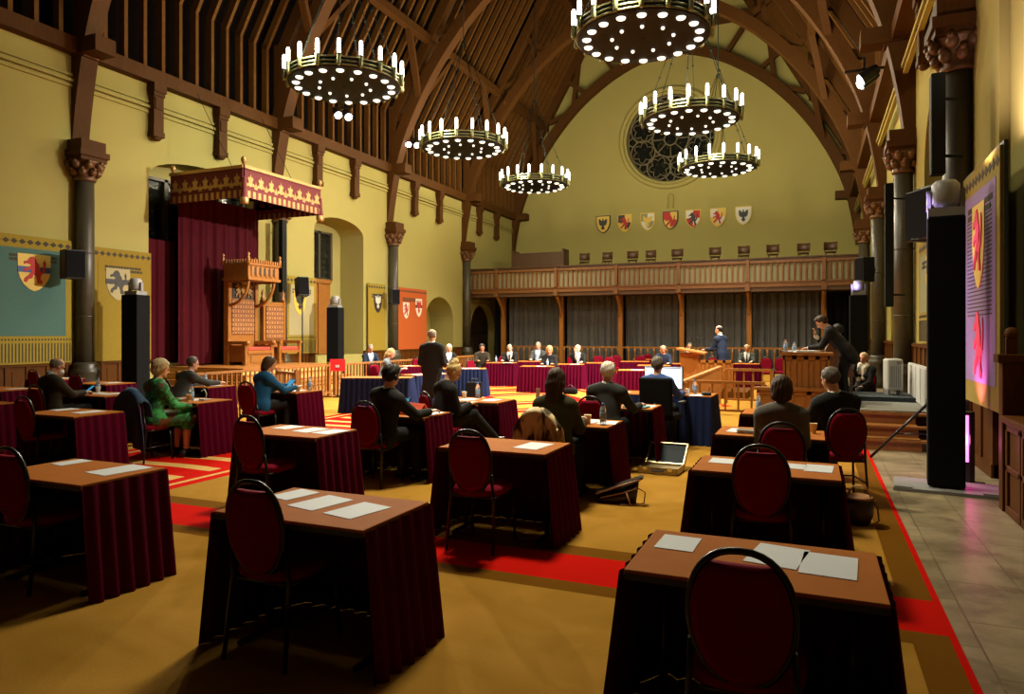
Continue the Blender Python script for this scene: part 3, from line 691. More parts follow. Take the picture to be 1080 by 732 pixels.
# ------------------------------------------------------------------ chandeliers
def chandelier_parts(t):
    def linked(src, name, loc, rz=0):
        o = src.copy(); COL.objects.link(o); o.parent = t; o.location = loc; o.rotation_euler = (0, 0, rz); return o
    mb = MB().use('brass')
    for z in (0.03, 0.12, 0.22): mb.lathe([(1.395, z - 0.018), (1.425, z - 0.018), (1.425, z + 0.018), (1.395, z + 0.018), (1.395, z - 0.018)], n=48)
    mb.use('iron').lathe([(1.37, -0.02), (1.39, -0.02), (1.39, 0.25), (1.37, 0.25), (1.37, -0.02)], n=48)
    mb.build('crown_band', None, t)
    mb = MB(); mb.lathe([(0.95, -0.02), (1.38, -0.02), (1.38, 0.0), (0.95, 0.0), (0.95, -0.02)], n=48); mb.lathe([(0.62, -0.0), (0.68, 0.0), (0.68, 0.16), (0.62, 0.16), (0.62, 0)], n=36)
    for i in range(6):
        a = PI * i / 6 * 2; mb.bar((0.65 * math.cos(a), 0.65 * math.sin(a), 0.02), (1.38 * math.cos(a), 1.38 * math.sin(a), 0.02), 0.05, 0.04)
        mb.bar((0.12 * math.cos(a), 0.12 * math.sin(a), 0.10), (0.65 * math.cos(a), 0.65 * math.sin(a), 0.08), 0.03, 0.03)
    mb.lathe([(0.0, -0.05), (0.10, 0.0), (0.14, 0.12), (0.05, 0.2), (0.0, 0.2)], n=12)
    mb.build('frame', 'iron', t)
    first = {}
    for i in range(18):
        a = 2 * PI * i / 18; c, s_ = math.cos(a), math.sin(a)
        if not first:
            mb = MB().use('brass'); mb.lathe([(0.03, -0.02), (0.055, 0.04), (0.05, 0.2), (0.06, 0.26), (0.0, 0.26)], n=10); mb.tube([(-0.06, 0, 0.05), (0, 0, 0.02)], 0.02, 6); so = mb.build('socket', None, t)
            mb = MB(); mb.lathe([(0.042, 0.0), (0.046, 0.05), (0.046, 0.28), (0.04, 0.33), (0.025, 0.355), (0.0, 0.36)], n=12); lo = mb.build('candle_lamp', 'lamp_glass', t)
            mb = MB(); mb.lathe([(0.0, -0.085), (0.05, -0.08), (0.085, -0.062), (0.098, -0.035), (0.0, -0.03)], n=14); do = mb.build('dish_lamp', 'dish_glass', t)
            first = dict(s=so, l=lo, d=do)
            for o, r, z in ((so, 1.47, 0.0), (lo, 1.47, 0.26), (do, 1.19, 0.0)): o.location = (r * c, r * s_, z); o.rotation_euler = (0, 0, a)
        else:
            linked(first['s'], 'socket', (1.47 * c, 1.47 * s_, 0), a); linked(first['l'], 'candle_lamp', (1.47 * c, 1.47 * s_, 0.26), a); linked(first['d'], 'dish_lamp', (1.19 * c, 1.19 * s_, 0), a)
    for i in range(9):
        a = 2 * PI * i / 9
        if i == 0:
            mb = MB(); mb.ball((0, 0, -0.04), 0.04, 10, 8); gl = o = mb.build('globe_lamp', 'dish_glass', t)
        else: o = linked(gl, 'globe_lamp', (0, 0, 0))
        o.location = (0.65 * math.cos(a), 0.65 * math.sin(a), 0.0)
    for i in range(6):
        a = 2 * PI * i / 6 + 0.3; mb = MB(); p0 = Vector((1.38 * math.cos(a), 1.38 * math.sin(a), 0.22)); p1 = Vector((0.05 * math.cos(a), 0.05 * math.sin(a), 3.6))
        mb.tube([p0, p1], 0.012, 5)
        for u in (0.15, 0.3, 0.5): mb.ball(p0.lerp(p1, u), 0.035, 8, 6)
        mb.build('chain', 'iron', t)
    mb = MB(); mb.tube([(0, 0, 3.5), (0, 0, 11.5)], 0.018, 6); mb.ball((0, 0, 3.6), 0.08, 10, 8); mb.build('suspension_rod', 'iron', t)
CH = [(-11.0, 14.86, 'nearest fully visible one on the throne side'), (-3.35, 14.94, 'largest in view, cut by the top edge'), (-11.0, 21.5, 'second along the throne side'),
      (-3.35, 21.4, 'in front of the rose window'), (-11.0, 28.2, 'farthest along the throne side, beside the end arch'), (-3.35, 28.0, 'lowest in view over the right half of the shields'), (-11.0, 8.1, 'showing only its underside above the teal tapestry'), (-3.35, 8.1, 'nearest to the camera, overhead')]
proto = thing('chandelier', (0, 0, 0), 0, 'x', 'chandelier', 'ring chandeliers'); chandelier_parts(proto); used = []
ZC = 8.02
def light(name, kind, loc, energy, col, size=0.3, aim=None, angle=None, blend=0.6):
    l = bpy.data.lights.new(name, kind); o = bpy.data.objects.new(name, l); COL.objects.link(o); o.location = loc
    l.energy = energy; l.color = col
    if kind in ('POINT', 'SPOT'): l.shadow_soft_size = size
    if kind == 'AREA': l.shape = 'DISK'; l.size = size
    if kind == 'SPOT': l.spot_size = R(angle); l.spot_blend = blend
    if aim is not None: o.rotation_euler = (Vector(aim) - Vector(loc)).to_track_quat('-Z', 'Y').to_euler()
    return o
CHAND_E = 1150.0
WARM = (1.0, 0.89, 0.62)
for x, y, w in CH:
    place(proto, used, (x, y, ZC), random.uniform(0, 20), 'ring chandelier with glowing lamps ' + w)
    if y > 10 or x > -5: light('dish_light', 'SPOT', (x, y, ZC - 0.2), 3300.0 if y < 10 else 4700.0 if y < 16 else 3900.0 if y < 25 else 2600.0, WARM, 0.6, (x, y, 0), 118, 1.0)
    for i in range(3):
        a = 2 * PI * i / 3 + 0.5
        if y > 10: light('chandelier_glow', 'POINT', (x + 1.6 * math.cos(a), y + 1.6 * math.sin(a), ZC + 0.45), CHAND_E / 3 * (0.80 if x < -5 else 1.0) * (0.72 if y < 16 else 1.05 if y < 25 else 1.4), WARM, 0.12)

# ------------------------------------------------------------------ theatre spotlights on the trusses
def spotlight(loc, aim, lb):
    t = thing('spotlight', loc, 0, lb, 'spotlight', 'theatre spotlights on the trusses')
    d = (Vector(aim) - Vector(loc)).normalized(); q = d.to_track_quat('-Z', 'Y').to_matrix().to_4x4()
    for dx in (-0.17, 0.17):
        M = q @ Matrix.Translation((dx, 0, 0))
        mb = MB(); mb.lathe([(0.0, 0.32), (0.10, 0.32), (0.13, 0.2), (0.14, -0.05), (0.15, -0.08)], n=16); mb.v = [tuple(M @ Vector(v)) for v in mb.v]; mb.build('housing', 'black_metal', t)
        mb = MB(); mb.lathe([(0.125, -0.04), (0.11, -0.10), (0.07, -0.14), (0, -0.155)], n=16); mb.v = [tuple(M @ Vector(v)) for v in mb.v]; mb.build('lens', 'spot_white', t)
    mb = MB(); mb.bar((-0.4, 0, 0.22), (0.4, 0, 0.22), 0.05, 0.05); mb.bar((0, 0, 0.2), (0, 0, 0.5), 0.05, 0.05); mb.build('yoke', 'black_metal', t)
    return t
SP = [((1.06, 17.72, 7.42), (-9.0, 18.0, 1.2), 'pair of bright theatre spotlights high on the right hand roof truss'), ((-13.8, 18.55, 8.67), (-6, 13.5, 0.5), 'white theatre spotlight glowing beneath the nearest throne-side chandelier'),
      ((-15.2, 25.1, 9.5), (-6, 16, 0.5), 'small theatre spotlight on the roof truss beside the orange tapestry')]
for p, a, lb in SP: spotlight(p, a, lb)
SPOTW = (1.0, 0.91, 0.80)
for (p, a, lb), e in zip(SP, (15000.0, 5000.0, 5000.0)):
    d = (Vector(a) - Vector(p)).normalized(); light('spot_beam', 'SPOT', Vector(p) + d * 0.3, e, SPOTW, 0.12, a, 84 if e > 9000 else 70, 0.8)

# ------------------------------------------------------------------ tapestries
def onwall(name, x, y, z, left, lb, cat, group=None): return thing(name, (x, y, z), 90 if left else -90, lb, cat, group)
def rectpoly(x0, x1, z0, z1): return [(x0, z0), (x1, z0), (x1, z1), (x0, z1)]
def tapestry(x, y0, y1, z0, z1, left, border, field, lb, shields, lines=True, fringe=True):
    t = onwall('tapestry', x, (y0 + y1) / 2, z0, left, lb, 'tapestry', 'wall tapestries'); w = (y1 - y0) / 2; h = z1 - z0
    mb = MB(); mb.poly(rectpoly(-w, w, 0, h), 0.03); mb.build('border', border, t)
    b = min(0.16, w * 0.16); zb = 0.62 if fringe else 0.25
    mb = MB(); mb.poly(rectpoly(-w + b, w - b, zb, h - 0.28), 0.035); mb.build('field', field, t)
    mb = MB().use('ink')
    if fringe:
        n = int(2 * w / 0.07)
        for i in range(n): mb.poly(rectpoly(-w + (i + 0.3) * 2 * w / n, -w + (i + 0.7) * 2 * w / n, 0.04, 0.46), 0.034)
        for i in range(n): 
            xx = -w + (i + 0.5) * 2 * w / n; mb.poly([(xx - 0.025, 0.54), (xx, 0.51), (xx + 0.025, 0.54), (xx, 0.57)], 0.034)
    if fringe: mb.build('fringe_pattern', None, t)
    mb = MB().use('ink'); n = max(6, int(2 * w / 0.16))
    for i in range(n):
        xx = -w + (i + 0.5) * 2 * w / n; mb.poly([(xx - w / n * 0.9, h - 0.14), (xx, h - 0.20), (xx + w / n * 0.9, h - 0.14), (xx, h - 0.08)], 0.034)
    mb.build('woven_pattern', None, t)
    if lines:
        mb = MB(); rnd = random.Random(int(y0 * 10))
        for r_ in range(2):
            xx = -w * 0.62; z = h - 0.48 - r_ * 0.085
            while xx < w * 0.6:
                L = rnd.uniform(0.03, 0.10); mb.poly(rectpoly(xx, xx + L, z, z + 0.06), 0.04); xx += L + rnd.uniform(0.01, 0.02)
        mb.build('lettering', 'ink', t)
    for (sx, sz, sw, sh, f, c, shp, ex) in shields:
        mb = MB(); mb.poly(sc(SHIELD, sw, sh, sx, sz), 0.045); o = mb.build('shield', f, t)
        mb = MB(); mb.poly(sc(shp, sw * 0.72, sh * 0.74, sx, sz + sh * 0.2), 0.055); mb.build('charge', c, o)
        if ex: mb = MB(); mb.poly(rectpoly(sx - sw / 2, sx + sw / 2, sz + sh * 0.5, sz + sh * 0.66), 0.048); mb.build('fess', ex, o)
    return t
tapestry(XL + 0.09, 9.4, 11.12, 1.02, 3.86, True, 'gold_cloth', 'teal_cloth', 'teal tapestry in a yellow border with a gold shield and red lion', [(0.0, 1.62, 0.72, 0.82, 'heraldic_gold', 'heraldic_red', LION, 'heraldic_blue')])
t = tapestry(XL + 0.09, 11.66, 13.28, 1.02, 3.80, True, 'mustard_cloth', 'mustard_cloth', 'plain yellow tapestry with a silver and black shield behind a black lighting tower', [(-0.15, 1.5, 0.66, 0.80, 'cream_cloth', 'heraldic_black', LION, 'heraldic_black')], fringe=False)
tapestry(XL + 0.09, 18.45, 19.95, 1.02, 3.62, True, 'gold_cloth', 'cream_cloth', 'pale cream tapestry with gold shield behind the speaker on a thin stand', [(-0.1, 1.3, 0.6, 0.8, 'heraldic_gold', 'heraldic_black', EAGLE, None)])
tapestry(XL + 0.09, 23.1, 24.3, 1.02, 3.68, True, 'gold_cloth', 'gold_cloth', 'narrow yellow tapestry with one black shield left of the orange tapestry', [(0.05, 1.5, 0.55, 0.75, 'heraldic_black', 'heraldic_silver', EAGLE, None)], fringe=False)
tapestry(XL + 0.09, 25.12, 27.62, 1.02, 3.64, True, 'orange_cloth', 'orange_cloth', 'bright orange tapestry with two shields', [(-0.5, 1.3, 0.5, 0.7, 'heraldic_silver', 'heraldic_red', LION, None), (0.55, 1.4, 0.55, 0.8, 'heraldic_silver', 'heraldic_red', EAGLE, 'ink')], fringe=False)
t = tapestry(1.74, 8.36, 10.22, 0.90, 3.58, False, 'gold_cloth', 'purple_cloth', 'purple-lit tapestry in a gold border with a crimson shield', [(0.0, 1.30, 0.62, 0.95, 'heraldic_gold', 'crimson_charge', LION, None)], fringe=False)
mb = MB()
for i in range(26): mb.poly(rectpoly(-0.62, 0.62, 1.0 + i * 0.045, 1.0 + i * 0.045 + 0.014), 0.038)
mb.build('woven_line', 'ink', t)
mb = MB(); mb.poly(sc(LION, 0.5, 0.75, 0, 0.3), 0.045); mb.build('lower_figure', 'crimson_charge', t)
mb = MB(); mb.lohi((-0.96, 0.0, 0.05), (0.96, 0.035, 2.72)); mb.build('backing_board', 'black_plastic', t)
tapestry(XR - 0.03, 14.1, 16.9, 1.5, 3.55, False, 'gold_cloth', 'olive_cloth', 'grey-green tapestry hanging on the wall past the big flat speaker panel', [(0.0, 0.9, 0.6, 0.8, 'heraldic_gold', 'heraldic_black', EAGLE, None)])

# ------------------------------------------------------------------ throne dais, throne, canopy
t = thing('throne_dais', (-14.2, 15.4, 0), 0, 'stepped dais of pale golden carpeted steps under the throne', 'dais')
for i in range(5):
    mb = MB().use('step_carpet'); x1 = 2.15 - 0.34 * i; mb.lohi((-1.85, -2.42 + 0.22 * i, 0.16 * i), (x1, 2.42 - 0.1 * i, 0.16 * (i + 1) - 0.03)); mb.use('oak_light').lohi((-1.85, -2.45 + 0.22 * i, 0.16 * (i + 1) - 0.03), (x1 + 0.03, 2.43 - 0.1 * i, 0.16 * (i + 1))); mb.build('step', None, t)
# local frame of the throne: x along the wall (to +Y), -y into the hall
th = thing('throne', (-15.35, 15.74, 0.8), 90, 'carved oak throne with gothic hood and patterned back under the canopy', 'throne'); th.scale = (0.92, 0.95, 0.94)
mb = MB(); mb.lohi((-0.62, -0.12, 0), (0.62, 0.0, 3.0)); mb.build('back_frame', 'oak_gold', th)
mb = MB(); mb.lohi((-0.46, -0.16, 0.95), (0.46, -0.11, 1.98)); mb.build('back_panel', 'throne_brocade', th)
mb = MB(); mb.lohi((-0.44, -0.14, 2.02), (0.44, -0.11, 2.62)); bpanel = mb.build('crest_panel', 'heraldic_black', th)
mb = MB(); mb.poly(sc(SHIELD, 0.24, 0.30, 0, 2.12), 0.20); mb.poly(sc(LION, 0.24, 0.42, -0.24, 2.06), 0.19); mb.poly([(-x, z) for x, z in sc(LION, 0.24, 0.42, -0.24, 2.06)], 0.19)
mb.poly([(-0.1, 2.45), (0.1, 2.45), (0.14, 2.58), (0.05, 2.54), (0, 2.62), (-0.05, 2.54), (-0.14, 2.58)], 0.20); mb.build('gilt_arms', 'gold', bpanel)
for s_ in (-1, 1):
    mb = MB(); mb.lohi((s_ * 0.50, -0.16, 0.0), (s_ * 0.64, 0.02, 3.0)); mb.build('side_post', 'oak_gold', th)
    mb = MB(); P = [(s_ * 0.55, -0.86 + 0.8 * (1 - math.cos(PI / 2 * i / 8)) , 2.55 - 0.75 * math.sin(PI / 2 * i / 8) ) for i in range(9)]
    mb.tube(P, 0.05, 6); mb.lohi((s_ * 0.51, -0.88, 2.5), (s_ * 0.59, 0, 2.62)); mb.build('hood_bracket', 'oak_gold', th)
    mb = MB(); mb.lohi((s_ * 0.50, -0.80, 0.0), (s_ * 0.62, -0.68, 0.62)); mb.lohi((s_ * 0.49, -0.84, 0.62), (s_ * 0.63, -0.1, 0.72)); mb.ball((s_ * 0.56, -0.84, 0.67), 0.075); mb.lohi((s_ * 0.53, -0.7, 0.1), (s_ * 0.59, -0.1, 0.6)); mb.build('arm', 'oak_gold', th)
mb = MB(); mb.lohi((-0.66, -0.95, 2.60), (0.66, 0.0, 3.02)); mb.lohi((-0.70, -1.0, 2.55), (0.70, 0.02, 2.63)); mb.lohi((-0.70, -1.0, 3.0), (0.70, 0.02, 3.06)); hood = mb.build('hood', 'oak_gold', th)
mb = MB()
for i in range(14): mb.lohi((-0.68 + i * 0.1, -1.0, 3.05), (-0.62 + i * 0.1, -0.95, 3.17)); 
for s_ in (-1, 1):
    for i in range(9): mb.lohi((s_ * 0.68, -0.95 + i * 0.105, 3.05), (s_ * 0.63, -0.89 + i * 0.105, 3.17))
    for y in (-0.98, 0): mb.lathe([(0.045, 3.0), (0.045, 3.22), (0.02, 3.26), (0.05, 3.31), (0.0, 3.38)], (s_ * 0.68, y, 0), 8)
for i in range(6): mb.lohi((-0.55 + i * 0.2, -0.985, 2.68), (-0.45 + i * 0.2, -0.94, 2.96))
mb.build('cresting', 'oak_light', hood)
mb = MB()
for i in range(5): mb.poly(sc(SHIELD, 0.13, 0.2, -0.4 + 0.2 * i, 2.72), 0.02, Matrix.Translation((0, -0.96, 0)))
mb.build('carved_frieze', 'heraldic_black', hood)
mb = MB(); mb.lohi((-0.52, -0.82, 0.34), (0.52, -0.1, 0.44)); mb.build('seat', 'oak_gold', th); mb = MB(); mb.lohi((-0.48, -0.80, 0.44), (0.48, -0.14, 0.54)); mb.build('cushion', 'throne_seat', th, bevel=0.02)
mb = MB(); mb.lohi((-0.5, -0.78, 0.0), (0.5, -0.72, 0.34)); mb.lohi((-0.38, -0.8, 0.08), (0.38, -0.76, 0.28)); mb.build('front_panel', 'oak_gold', th)
th2 = thing('consort_chair', (-15.25, 16.95, 0.8), 90, 'lower carved oak chair with patterned back standing next to the throne', 'chair')
mb = MB(); mb.lohi((-0.45, -0.10, 0), (0.45, 0.0, 1.85)); mb.build('back_frame', 'oak_gold', th2)
mb = MB(); mb.lohi((-0.36, -0.13, 0.72), (0.36, -0.09, 1.72)); mb.build('back_panel', 'throne_brocade', th2)
for s_ in (-1, 1):
    mb = MB(); mb.lohi((s_ * 0.40, -0.12, 0), (s_ * 0.48, 0.02, 1.9)); mb.lathe([(0.04, 1.88), (0.07, 1.96), (0.03, 2.02), (0.05, 2.1), (0, 2.25)], (s_ * 0.44, -0.05, 0), 8); mb.build('back_post', 'oak_gold', th2)
    mb = MB(); mb.lohi((s_ * 0.40, -0.72, 0), (s_ * 0.48, -0.64, 0.6)); mb.lohi((s_ * 0.39, -0.76, 0.6), (s_ * 0.49, -0.1, 0.68)); mb.build('arm', 'oak_gold', th2)
mb = MB(); mb.lohi((-0.42, -0.72, 0.32), (0.42, -0.08, 0.40)); mb.build('seat', 'oak_gold', th2); mb = MB(); mb.lohi((-0.39, -0.70, 0.40), (0.39, -0.1, 0.50)); mb.build('cushion', 'throne_seat', th2, bevel=0.02)

cp = thing('canopy', (XL + 0.06, 15.5, 5.2), 90, 'red and gold fringed canopy hung over the throne', 'canopy')
W2, DP = 1.52, 2.54   # half width, depth
mb = MB(); mb.lohi((-W2 + 0.03, -DP + 0.03, 0.60), (W2 - 0.03, 0, 0.66)); mb.build('ceiling_cloth', 'black_velvet', cp)
sides = [(Matrix.Translation((0, -DP, 0)), W2), (Matrix.Translation((-W2, -DP / 2, 0)) @ Matrix.Rotation(R(-90), 4, 'Z'), DP / 2), (Matrix.Translation((W2, -DP / 2, 0)) @ Matrix.Rotation(R(90), 4, 'Z'), DP / 2)]
FLEUR = [(-.5, 0), (-.42, .3), (-.28, .22), (-.2, .45), (-.34, .62), (-.2, .78), (-.1, .66), (0, 1.0), (.1, .66), (.2, .78), (.34, .62), (.2, .45), (.28, .22), (.42, .3), (.5, 0), (.2, .1), (0, .0), (-.2, .1)]
TRE = [(-.4, 0), (-.25, .3), (-.3, .5), (-.12, .6), (0, 1), (.12, .6), (.3, .5), (.25, .3), (.4, 0)]
for M, hw in sides:
    mb = MB().use('valance_red'); mb.poly(rectpoly(-hw, hw, 0.18, 0.80), 0.04, M); o = mb.build('valance', None, cp)
    mb = MB(); mb.poly(rectpoly(-hw - 0.02, hw + 0.02, 0.76, 0.84), 0.07, M); mb.build('cornice', 'gold', o)
    mb = MB(); n = int(2 * hw / 0.36)
    for i in range(n):
        c = -hw + (i + 0.5) * 2 * hw / n; mb.poly(sc(FLEUR, 0.30, 0.34, c, 0.30), 0.055, M); mb.poly(sc(TRE, 0.15, 0.2, c + hw / n, 0.27), 0.055, M)
    mb.build('embroidery', 'gold', o)
    mb = MB(); m = int(2 * hw / 0.095)
    for i in range(m):
        a = -hw + i * 2 * hw / m; b = a + 2 * hw / m
        mb.use('gold' if i % 2 else 'valance_red').poly([(a, 0.02), (b, 0.02), (b, 0.20), (a, 0.20)], 0.05, M)
    mb.build('fringe', None, o)
for x in (-W2, W2):
    for y in (-DP, -0.05):
        mb = MB(); mb.lathe([(0.03, 0.8), (0.03, 0.88), (0.05, 0.90), (0.075, 0.98), (0.05, 1.05), (0.0, 1.07)], (x, y, 0), 10); mb.build('finial', 'gold', cp)
    mb = MB().use('valance_red').lathe([(0.0, 0.55), (0.05, 0.5), (0.07, 0.2), (0.09, 0.06), (0.10, 0.0)], (x, -DP - 0.02, 0), 12)
    mb.use('gold').lathe([(0.10, 0.0), (0.115, -0.02), (0.11, -0.14), (0.10, -0.16), (0, -0.16)], (x, -DP - 0.02, 0), 12); mb.build('corner_tassel', None, cp)
for x in (-W2 + 0.3, W2 - 0.3): MB().tube([(x, -1.9, 0.84), (x, -0.6, 3.05)], 0.008, 5).build('hanging_cord', 'iron', cp)
def hang(w, h, seed, m, lb, loc, rz, amp=0.04):
    o = curtain(w, h, seed, amp).build('velvet_hanging', m); o.location = loc; o.rotation_euler = (0, 0, R(rz)); return tag(o, lb, 'hanging', 'red velvet hangings behind the throne')
hang(3.0, 4.72, 21, 'velvet_red', 'tall red velvet hanging behind the throne beneath the canopy', (-15.85, 15.5, 0.80), 90)
hang(0.9, 3.3, 22, 'velvet_red', 'shorter red velvet hanging filling the window recess left of the tall one', (-16.2, 13.75, 0.92), 90)

# wooden fence in front of the throne dais
def fence(p0, p1, lb, h=0.88, step=0.14, m='rail_wood', post_every=0, proto=[None], gap=0.0):
    p0, p1 = Vector((*p0, 0)), Vector((*p1, 0)); L = (p1 - p0).length; ang = math.degrees(math.atan2(p1.y - p0.y, p1.x - p0.x))
    t = thing('wooden_fence', ((p0.x + p1.x) / 2, (p0.y + p1.y) / 2, 0), ang, lb, 'fence', 'low wooden fences')
    mb = MB(); mb.lohi((-L / 2, -0.05, h - 0.05), (L / 2, 0.05, h)); mb.lohi((-L / 2, -0.03, 0.12), (L / 2, 0.03, 0.17)); mb.build('rail', m, t)
    n = int(L / step); b0 = None
    for i in range(1, n):
        x = -L / 2 + L * i / n
        if b0 is None: b0 = o = MB().lohi((-0.016, -0.016, 0.15), (0.016, 0.016, h - 0.04)).build('baluster', m, t)
        else: o = b0.copy(); COL.objects.link(o)
        o.location = (x, 0, 0)
    for x in (-L / 2, L / 2):
        mb = MB(); mb.lohi((x - 0.04, -0.04, 0), (x + 0.04, 0.04, h + 0.06)); mb.box((x, 0, 0.03), (0.16, 0.3, 0.06)); mb.build('post', m, t)
    return t
fence((-11.75, 10.4), (-11.75, 15.2), 'slatted wooden fence running in front of the lit throne steps')
fence((-11.75, 15.45), (-11.75, 20.0), 'slatted wooden fence behind the blond lady, beyond the red notice board')
fence((-11.75, 20.3), (-11.75, 24.5), 'slatted wooden fence farthest along the throne side below the yellow tapestry')
fence((-9.95, 11.8), (-10.9, 12.3), 'short wooden fence end with tall post beside the first blue desk')
t = thing('notice_board', (-11.55, 15.3, 0), 25, 'bright red notice board on a thin stand at the wooden fence', 'notice board')
mb = MB(); mb.lohi((-0.20, -0.02, 0.70), (0.20, 0.0, 1.02)); mb.build('board', 'pink_notice', t)
mb = MB(); mb.tube([(0, 0.03, 0), (0, 0.03, 0.95)], 0.02, 8); mb.box((0, 0.03, 0.02), (0.3, 0.3, 0.04)); mb.build('stand', 'black_metal', t)
mb = MB(); mb.poly([(-0.05, 0.8), (0.05, 0.8), (0.05, 0.86), (-0.05, 0.86)], 0.03); mb.build('white_mark', 'paper', t)

# ------------------------------------------------------------------ lighting towers, loudspeakers, stands
mat('head_grey', (0.28, 0.28, 0.27), 0.4)
def tower(x, y, h, rz, lb, lb2, hw=0.22):
    t = thing('lighting_tower', (x, y, 0), rz, lb, 'lighting tower', 'black draped lighting towers')
    mb = MB(); mb.lohi((-hw, -hw, 0.05), (hw, hw, h)); mb.build('drape', 'black_velvet', t, bevel=0.02)
    mb = MB(); mb.lohi((-0.50, -0.33, 0), (0.50, 0.33, 0.035)); mb.lohi((-0.49, -0.32, 0.03), (-0.32, -0.2, 0.05)); mb.lohi((0.32, -0.32, 0.03), (0.49, -0.2, 0.05)); mb.build('base_plate', 'mid_grey', t)
    s = thing('moving_head_lamp', (x, y, h), rz, lb2, 'lamp', 'moving head lamps on towers')
    mb = MB(); mb.lohi((-0.17, -0.17, 0), (0.17, 0.17, 0.09)); mb.build('base', 'mid_grey', s)
    mb = MB(); mb.lohi((-0.18, -0.04, 0.08), (-0.14, 0.04, 0.30)); mb.lohi((0.14, -0.04, 0.08), (0.18, 0.04, 0.30)); mb.build('yoke', 'mid_grey', s)
    mb = MB(); mb.lathe([(0.10, 0.12), (0.135, 0.16), (0.135, 0.36), (0.10, 0.40), (0, 0.41)], n=16); mb.build('head', 'head_grey', s)
    return t
tower(1.33, 8.92, 2.96, -6, 'tall black draped lighting tower on a steel base plate beside the purple tapestry', 'grey moving head lamp on top of the tall tower by the purple tapestry', 0.175)
tower(-14.95, 12.0, 2.62, 10, 'black draped lighting tower in front of the plain yellow tapestry', 'grey moving head lamp on the tower before the plain yellow tapestry')
tower(-15.0, 19.75, 2.58, 10, 'black draped lighting tower before the oak shutter past the throne', 'grey moving head lamp on the tower before the oak shutter')
tower(1.15, 21.6, 2.75, 0, 'black draped lighting tower at the far right near the gallery end', 'dark moving head lamp on the far right tower with a violet glow')
def speaker(x, y, z, rz, lb, w=0.36, h=0.62, d=0.36, tilt=0, bracket=True):
    t = thing('loudspeaker', (x, y, z), rz, lb, 'loudspeaker', 'black loudspeakers'); t.rotation_euler = (R(tilt), 0, R(rz))
    mb = MB(); mb.lohi((-w / 2, -d / 2, 0), (w / 2, d / 2, h)); mb.build('cabinet', 'black_plastic', t, bevel=0.02)
    mb = MB(); mb.lohi((-w / 2 + 0.02, -d / 2 - 0.012, 0.03), (w / 2 - 0.02, -d / 2, h - 0.03)); mb.build('grille', 'black_velvet', t)
    if bracket: mb = MB(); mb.lohi((-0.04, d / 2, h * 0.4), (0.04, d / 2 + 0.12, h * 0.6)); mb.build('bracket', 'black_metal', t)
    return t
speaker(-15.45, 10.78, 2.93, 75, 'black loudspeaker mounted on the column between the teal and yellow tapestries', w=0.42, h=0.66)
speaker(-15.45, 24.1, 2.85, 60, 'black loudspeaker mounted on the column beside the orange tapestry')
speaker(-15.25, 18.36, 2.90, 60, 'black loudspeaker tilted on a thin stand next to the consort chair', tilt=-8, bracket=False)
def pole_stand(x, y, h, lb, tri=0.5):
    t = thing('speaker_stand', (x, y, 0), 0, lb, 'stand', 'speaker stands')
    mb = MB(); mb.tube([(0, 0, 0.05), (0, 0, h)], 0.022, 8); mb.build('pole', 'black_metal', t); mb = MB(); mb.lathe([(0.05, tri - 0.04), (0.05, tri + 0.06)], n=10); mb.lathe([(0.04, tri * 0.5), (0.04, tri * 0.5 + 0.05)], n=10); mb.build('collar', 'black_metal', t)
    for i in range(3):
        a = 2 * PI * i / 3 + 2.9; mb = MB(); mb.tube([(0.03 * math.cos(a), 0.03 * math.sin(a), tri), (tri * 0.9 * math.cos(a), tri * 0.9 * math.sin(a), 0.02)], 0.018, 6); mb.tube([(0, 0, tri * 0.5), (tri * 0.5 * math.cos(a), tri * 0.5 * math.sin(a), tri * 0.46)], 0.012, 6); mb.build('leg', 'black_metal', t)
    return t
pole_stand(-15.25, 18.36, 2.90, 'thin pole stand holding the speaker by the consort chair')
t = pole_stand(1.40, 10.55, 2.90, 'black tripod stand with spread legs in front of the dais steps', 0.78)
mb = MB(); mb.tube([(-0.22, 0, 2.92), (0.24, 0, 2.92)], 0.018, 6); mb.build('crossbar', 'black_metal', t)
t = thing('loudspeaker', (1.42, 10.55, 2.92), -62, 'big flat black loudspeaker panel on the tripod stand by the tall tower', 'loudspeaker', 'black loudspeakers')
mb = MB(); mb.lohi((-0.33, -0.14, 0), (0.33, 0.14, 0.66)); mb.build('cabinet', 'black_plastic', t, bevel=0.02); mb = MB(); mb.lohi((-0.31, -0.155, 0.02), (0.31, -0.14, 0.64)); mb.build('grille', 'black_velvet', t)
mb = MB(); mb.tube([(-0.33, 0, 0.70), (0.33, 0, 0.70)], 0.014, 6)
for x in (-0.22, 0, 0.22): mb.tube([(x, 0, 0.64), (x, 0, 0.71)], 0.012, 6)
mb.build('handle', 'black_metal', t)
speaker(1.35, 22.3, 3.15, -60, 'black loudspeaker on the right wall column nearest the gallery', w=0.4, h=0.7)
def column_speaker(x, y, z0, z1, lb):
    t = thing('column_loudspeaker', (x, y, z0), 0, lb, 'loudspeaker', 'slim column loudspeakers')
    mb = MB(); mb.lohi((-0.08, -0.10, 0), (0.08, 0.10, z1 - z0)); mb.build('cabinet', 'iron', t, bevel=0.01)
    s_ = 1 if x > XC else -1
    for z in (0.25, z1 - z0 - 0.3): mb = MB(); mb.tube([(0, 0, z), (s_ * 0.3, 0.18, z)], 0.02, 6); mb.build('bracket', 'iron', t)
column_speaker(1.46, 10.4, 3.72, 5.0, 'slim grey column loudspeaker bracketed beside the big stone column')
column_speaker(1.45, 16.5, 2.25, 4.8, 'slim grey column loudspeaker on the column behind the speaker panel')
column_speaker(-15.5, 17.72, 3.0, 5.3, 'slim dark column loudspeaker on the column right of the throne canopy')
